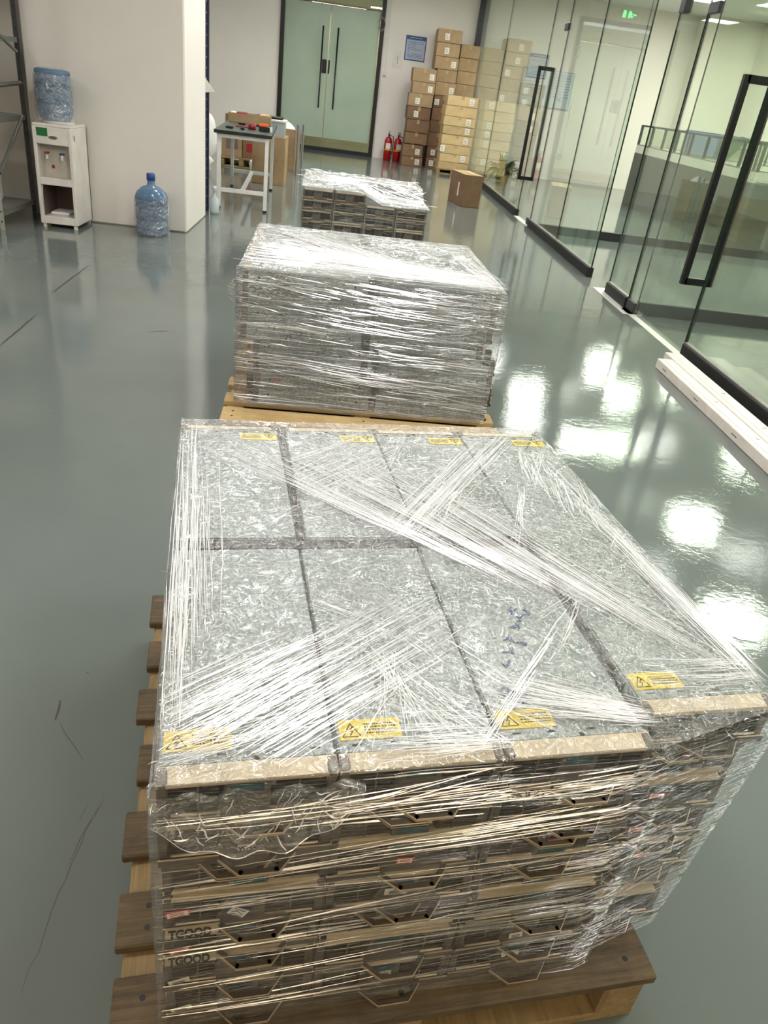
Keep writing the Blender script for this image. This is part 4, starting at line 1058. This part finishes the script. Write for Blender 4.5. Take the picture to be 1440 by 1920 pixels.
# ------------------------------------------------------------------ white trunking on the floor by the glass
for i, (x0, x1, y1, h, lb) in enumerate(((2.10, 2.20, 4.62, .062, 'outer white trunking channel lying on floor beside the glass wall'), (2.215, 2.325, 4.79, .060, 'inner white trunking channel lying against the glass wall rail'))):
    t = thing('trunking_channel', lb, 'trunking', (x0, y1, 0), 0, 'white trunking channels on the floor')
    wd = x1 - x0
    m = MB(); m.box(0, wd, -3.6, 0, 0, h, 'trunk', .004); m.box(wd * .30, wd * .32, -3.6, 0, h, h + .001, 'recess'); m.build('channel', t)
    m = MB()
    for q in range(6): m.box(-.001, .0, -.18 - .5 * q, -.12 - .5 * q, h * .45, h * .55, 'steel'); m.box(wd * .6, wd * .8, -.75 - .5 * q, -.745 - .5 * q, h, h + .001, 'ink')
    m.build('slot_marks', t)

# ------------------------------------------------------------------ office furniture behind the glass
def cub(x, y, ln, rot, label):
    t = thing('cubicle_partition', label, 'partition', (x, y, 0), rot, 'office cubicle partitions')
    m = MB(); m.box(0, ln, -.025, .025, 0, .86, 'panelgrey'); m.build('lower_panel', t)
    m = MB(); m.box(0, ln, -.02, .02, .86, .98, 'white'); m.build('middle_panel', t)
    m = MB(); q = 0; nn = max(1, round(ln / .6))
    m.box(0, ln, -.02, .02, 1.28, 1.305, 'dsteel'); m.box(0, ln, -.02, .02, .98, .995, 'greypost')
    for q in range(nn + 1): xx = min(ln - .02, ln * q / nn); m.box(xx, xx + .02, -.02, .02, .98, 1.30, 'dsteel')
    m.build('upper_frame', t)
    m = MB(); m.box(0.02, ln - .02, -.003, .003, .995, 1.28, 'glass'); m.build('glazing', t)
cub(5.15, 14.8, 2.6, 0, 'rear grey office partition with framed glass top'); cub(5.15, 14.75, 4.6, -PI / 2, 'long grey office partition running toward the viewer')
cub(5.15, 12.6, 2.6, 0, 'second grey cross partition nearer the viewer'); cub(5.15, 10.3, 2.6, 0, 'nearest grey cross partition')
t = thing('office_desk', 'pale office desk top inside the grey cubicle', 'desk', (5.25, 12.75, 0)); m = MB(); m.box(0, 2.3, 0, .7, .72, .75, 'white', .004); m.build('desk_top', t)
m = MB(); m.box(.02, .06, .05, .65, 0, .72, 'greypost'); m.box(2.24, 2.28, .05, .65, 0, .72, 'greypost'); m.build('side_panel', t)
t = thing('monitor', 'large monitor showing a lilac picture above the cubicle', 'monitor', (5.56, 13.0, .752)); m = MB(); m.box(-.31, .31, 0, .04, .15, .58, 'ink', .005); m.build('monitor_case', t)
m = MB(); m.box(-.30, .30, -.004, 0, .16, .57, 'lilac'); m.box(-.30, .30, -.006, -.004, .16, .25, 'panelgrey'); m.build('screen', t, label='lilac picture screen'); m = MB(); m.box(-.03, .03, .0, .04, .01, .15, 'ink'); m.box(-.12, .12, -.06, .1, 0, .012, 'ink'); m.build('stand', t)
t = thing('monitor', 'small dark framed monitor right of the lilac screen', 'monitor', (6.15, 12.95, .752)); m = MB(); m.box(-.2, .2, 0, .04, .12, .42, 'ink', .005); m.build('monitor_case', t)
m = MB(); m.box(-.18, .18, -.004, 0, .14, .40, 'recess'); m.build('screen', t); m = MB(); m.box(-.03, .03, 0, .04, .01, .12, 'ink'); m.box(-.1, .1, -.06, .1, 0, .012, 'ink'); m.build('stand', t)
m = MB(); m.grid(lambda u, v: (.45 * u - .1, (.05 if v < .5 else -.05) * math.cos(v * PI) * 1.2 + .02 * noise.noise(Vector((u * 6, v * 6, 0))), 1.33 - .42 * abs(v - .5) * 2 * (.5 + .5 * math.sin(u * 3 + 1)) + .02 * noise.noise(Vector((u * 7, v * 7, 2)))), 16, 16, 'jacket')
o = m.build('draped_cloth', loc=(5.75, 12.6, 0)); tag(o, 'teal green cloth draped over the cubicle partition', 'cloth')
m = MB(); m.box(0, .16, 0, .1, 0, .12, 'lilacbox', .01); o = m.build('tissue_box', loc=(6.6, 12.56, 1.306)); tag(o, 'small lilac box resting on top of the partition', 'box')
# plant behind the far glass
t = thing('potted_plant', 'leafy green potted plant behind far glass panel', 'plant', (2.78, 14.6, 0))
m = MB(); m.lathe([(.09, 0), (.12, .22), (.125, .23), (.11, .23)], 'pot', n=18); m.build('pot', t)
m = MB(); r = random.Random(2)
for i in range(70):
    a = r.uniform(0, 2 * PI); el = r.uniform(.1, 1.3); L = r.uniform(.16, .46); b = Vector((math.cos(a) * math.cos(el), math.sin(a) * math.cos(el), math.sin(el))); s = Vector((-b.y, b.x, 0)).normalized() * r.uniform(.025, .055)
    o_ = Vector((0, 0, .22)) + b * .05; tip = o_ + b * L + Vector((0, 0, -.5 * L * math.cos(el))); mid = o_ + b * L * .6; k_ = len(m.v)
    m.v += [tuple(o_), tuple(mid + s), tuple(tip), tuple(mid - s), tuple(mid + Vector((0, 0, .008)))]
    m.face((k_, k_ + 1, k_ + 4), 'leaf'); m.face((k_ + 1, k_ + 2, k_ + 4), 'leaf'); m.face((k_ + 2, k_ + 3, k_ + 4), 'leaf'); m.face((k_ + 3, k_, k_ + 4), 'leaf')
m.build('foliage', t)

# ------------------------------------------------------------------ scratches and joints in the floor
m = MB(); r = random.Random(6)
def scratch(pts, wd):
    P = []
    for i in range(len(pts) - 1):
        a, b = Vector(pts[i]), Vector(pts[i + 1]); n_ = max(2, int((b - a).length / .03))
        for q in range(n_): c = a.lerp(b, q / n_); P.append((c.x + r.uniform(-.004, .004), c.y + r.uniform(-.004, .004), .0004))
    m.ridge(P, (0, 0, .05), wd, 'crack')
scratch([(-1.68, 3.76), (-1.71, 4.40)], .006); scratch([(-1.78, 4.81), (-1.80, 5.67)], .006)
scratch([(-.57, 1.297), (-.583, 1.393)], .003); scratch([(-.561, 1.289), (-.50, 1.22), (-.448, 1.149)], .001)
scratch([(-.405, 1.095), (-.415, .97), (-.42, .80), (-.425, .66)], .0008); scratch([(-.40, 1.08), (-.415, .99), (-.43, .90)], .0008); scratch([(-.425, 1.07), (-.44, .99)], .0006)
scratch([(.83, 4.36), (1.82, 4.52)], .002); scratch([(.75, 3.75), (1.5, 3.86)], .0015); scratch([(-1.05, 4.25), (-.92, 4.32)], .006)
for i in range(70):
    x, y = r.uniform(-3, 2.2), r.uniform(.7, 8); a = r.uniform(0, PI); L = r.uniform(.005, .04); scratch([(x, y), (x + L * math.cos(a), y + L * math.sin(a))], r.uniform(.0008, .003))
o = m.build('floor_scratches'); o['kind'] = 'structure'; o.name = 'trim_9'
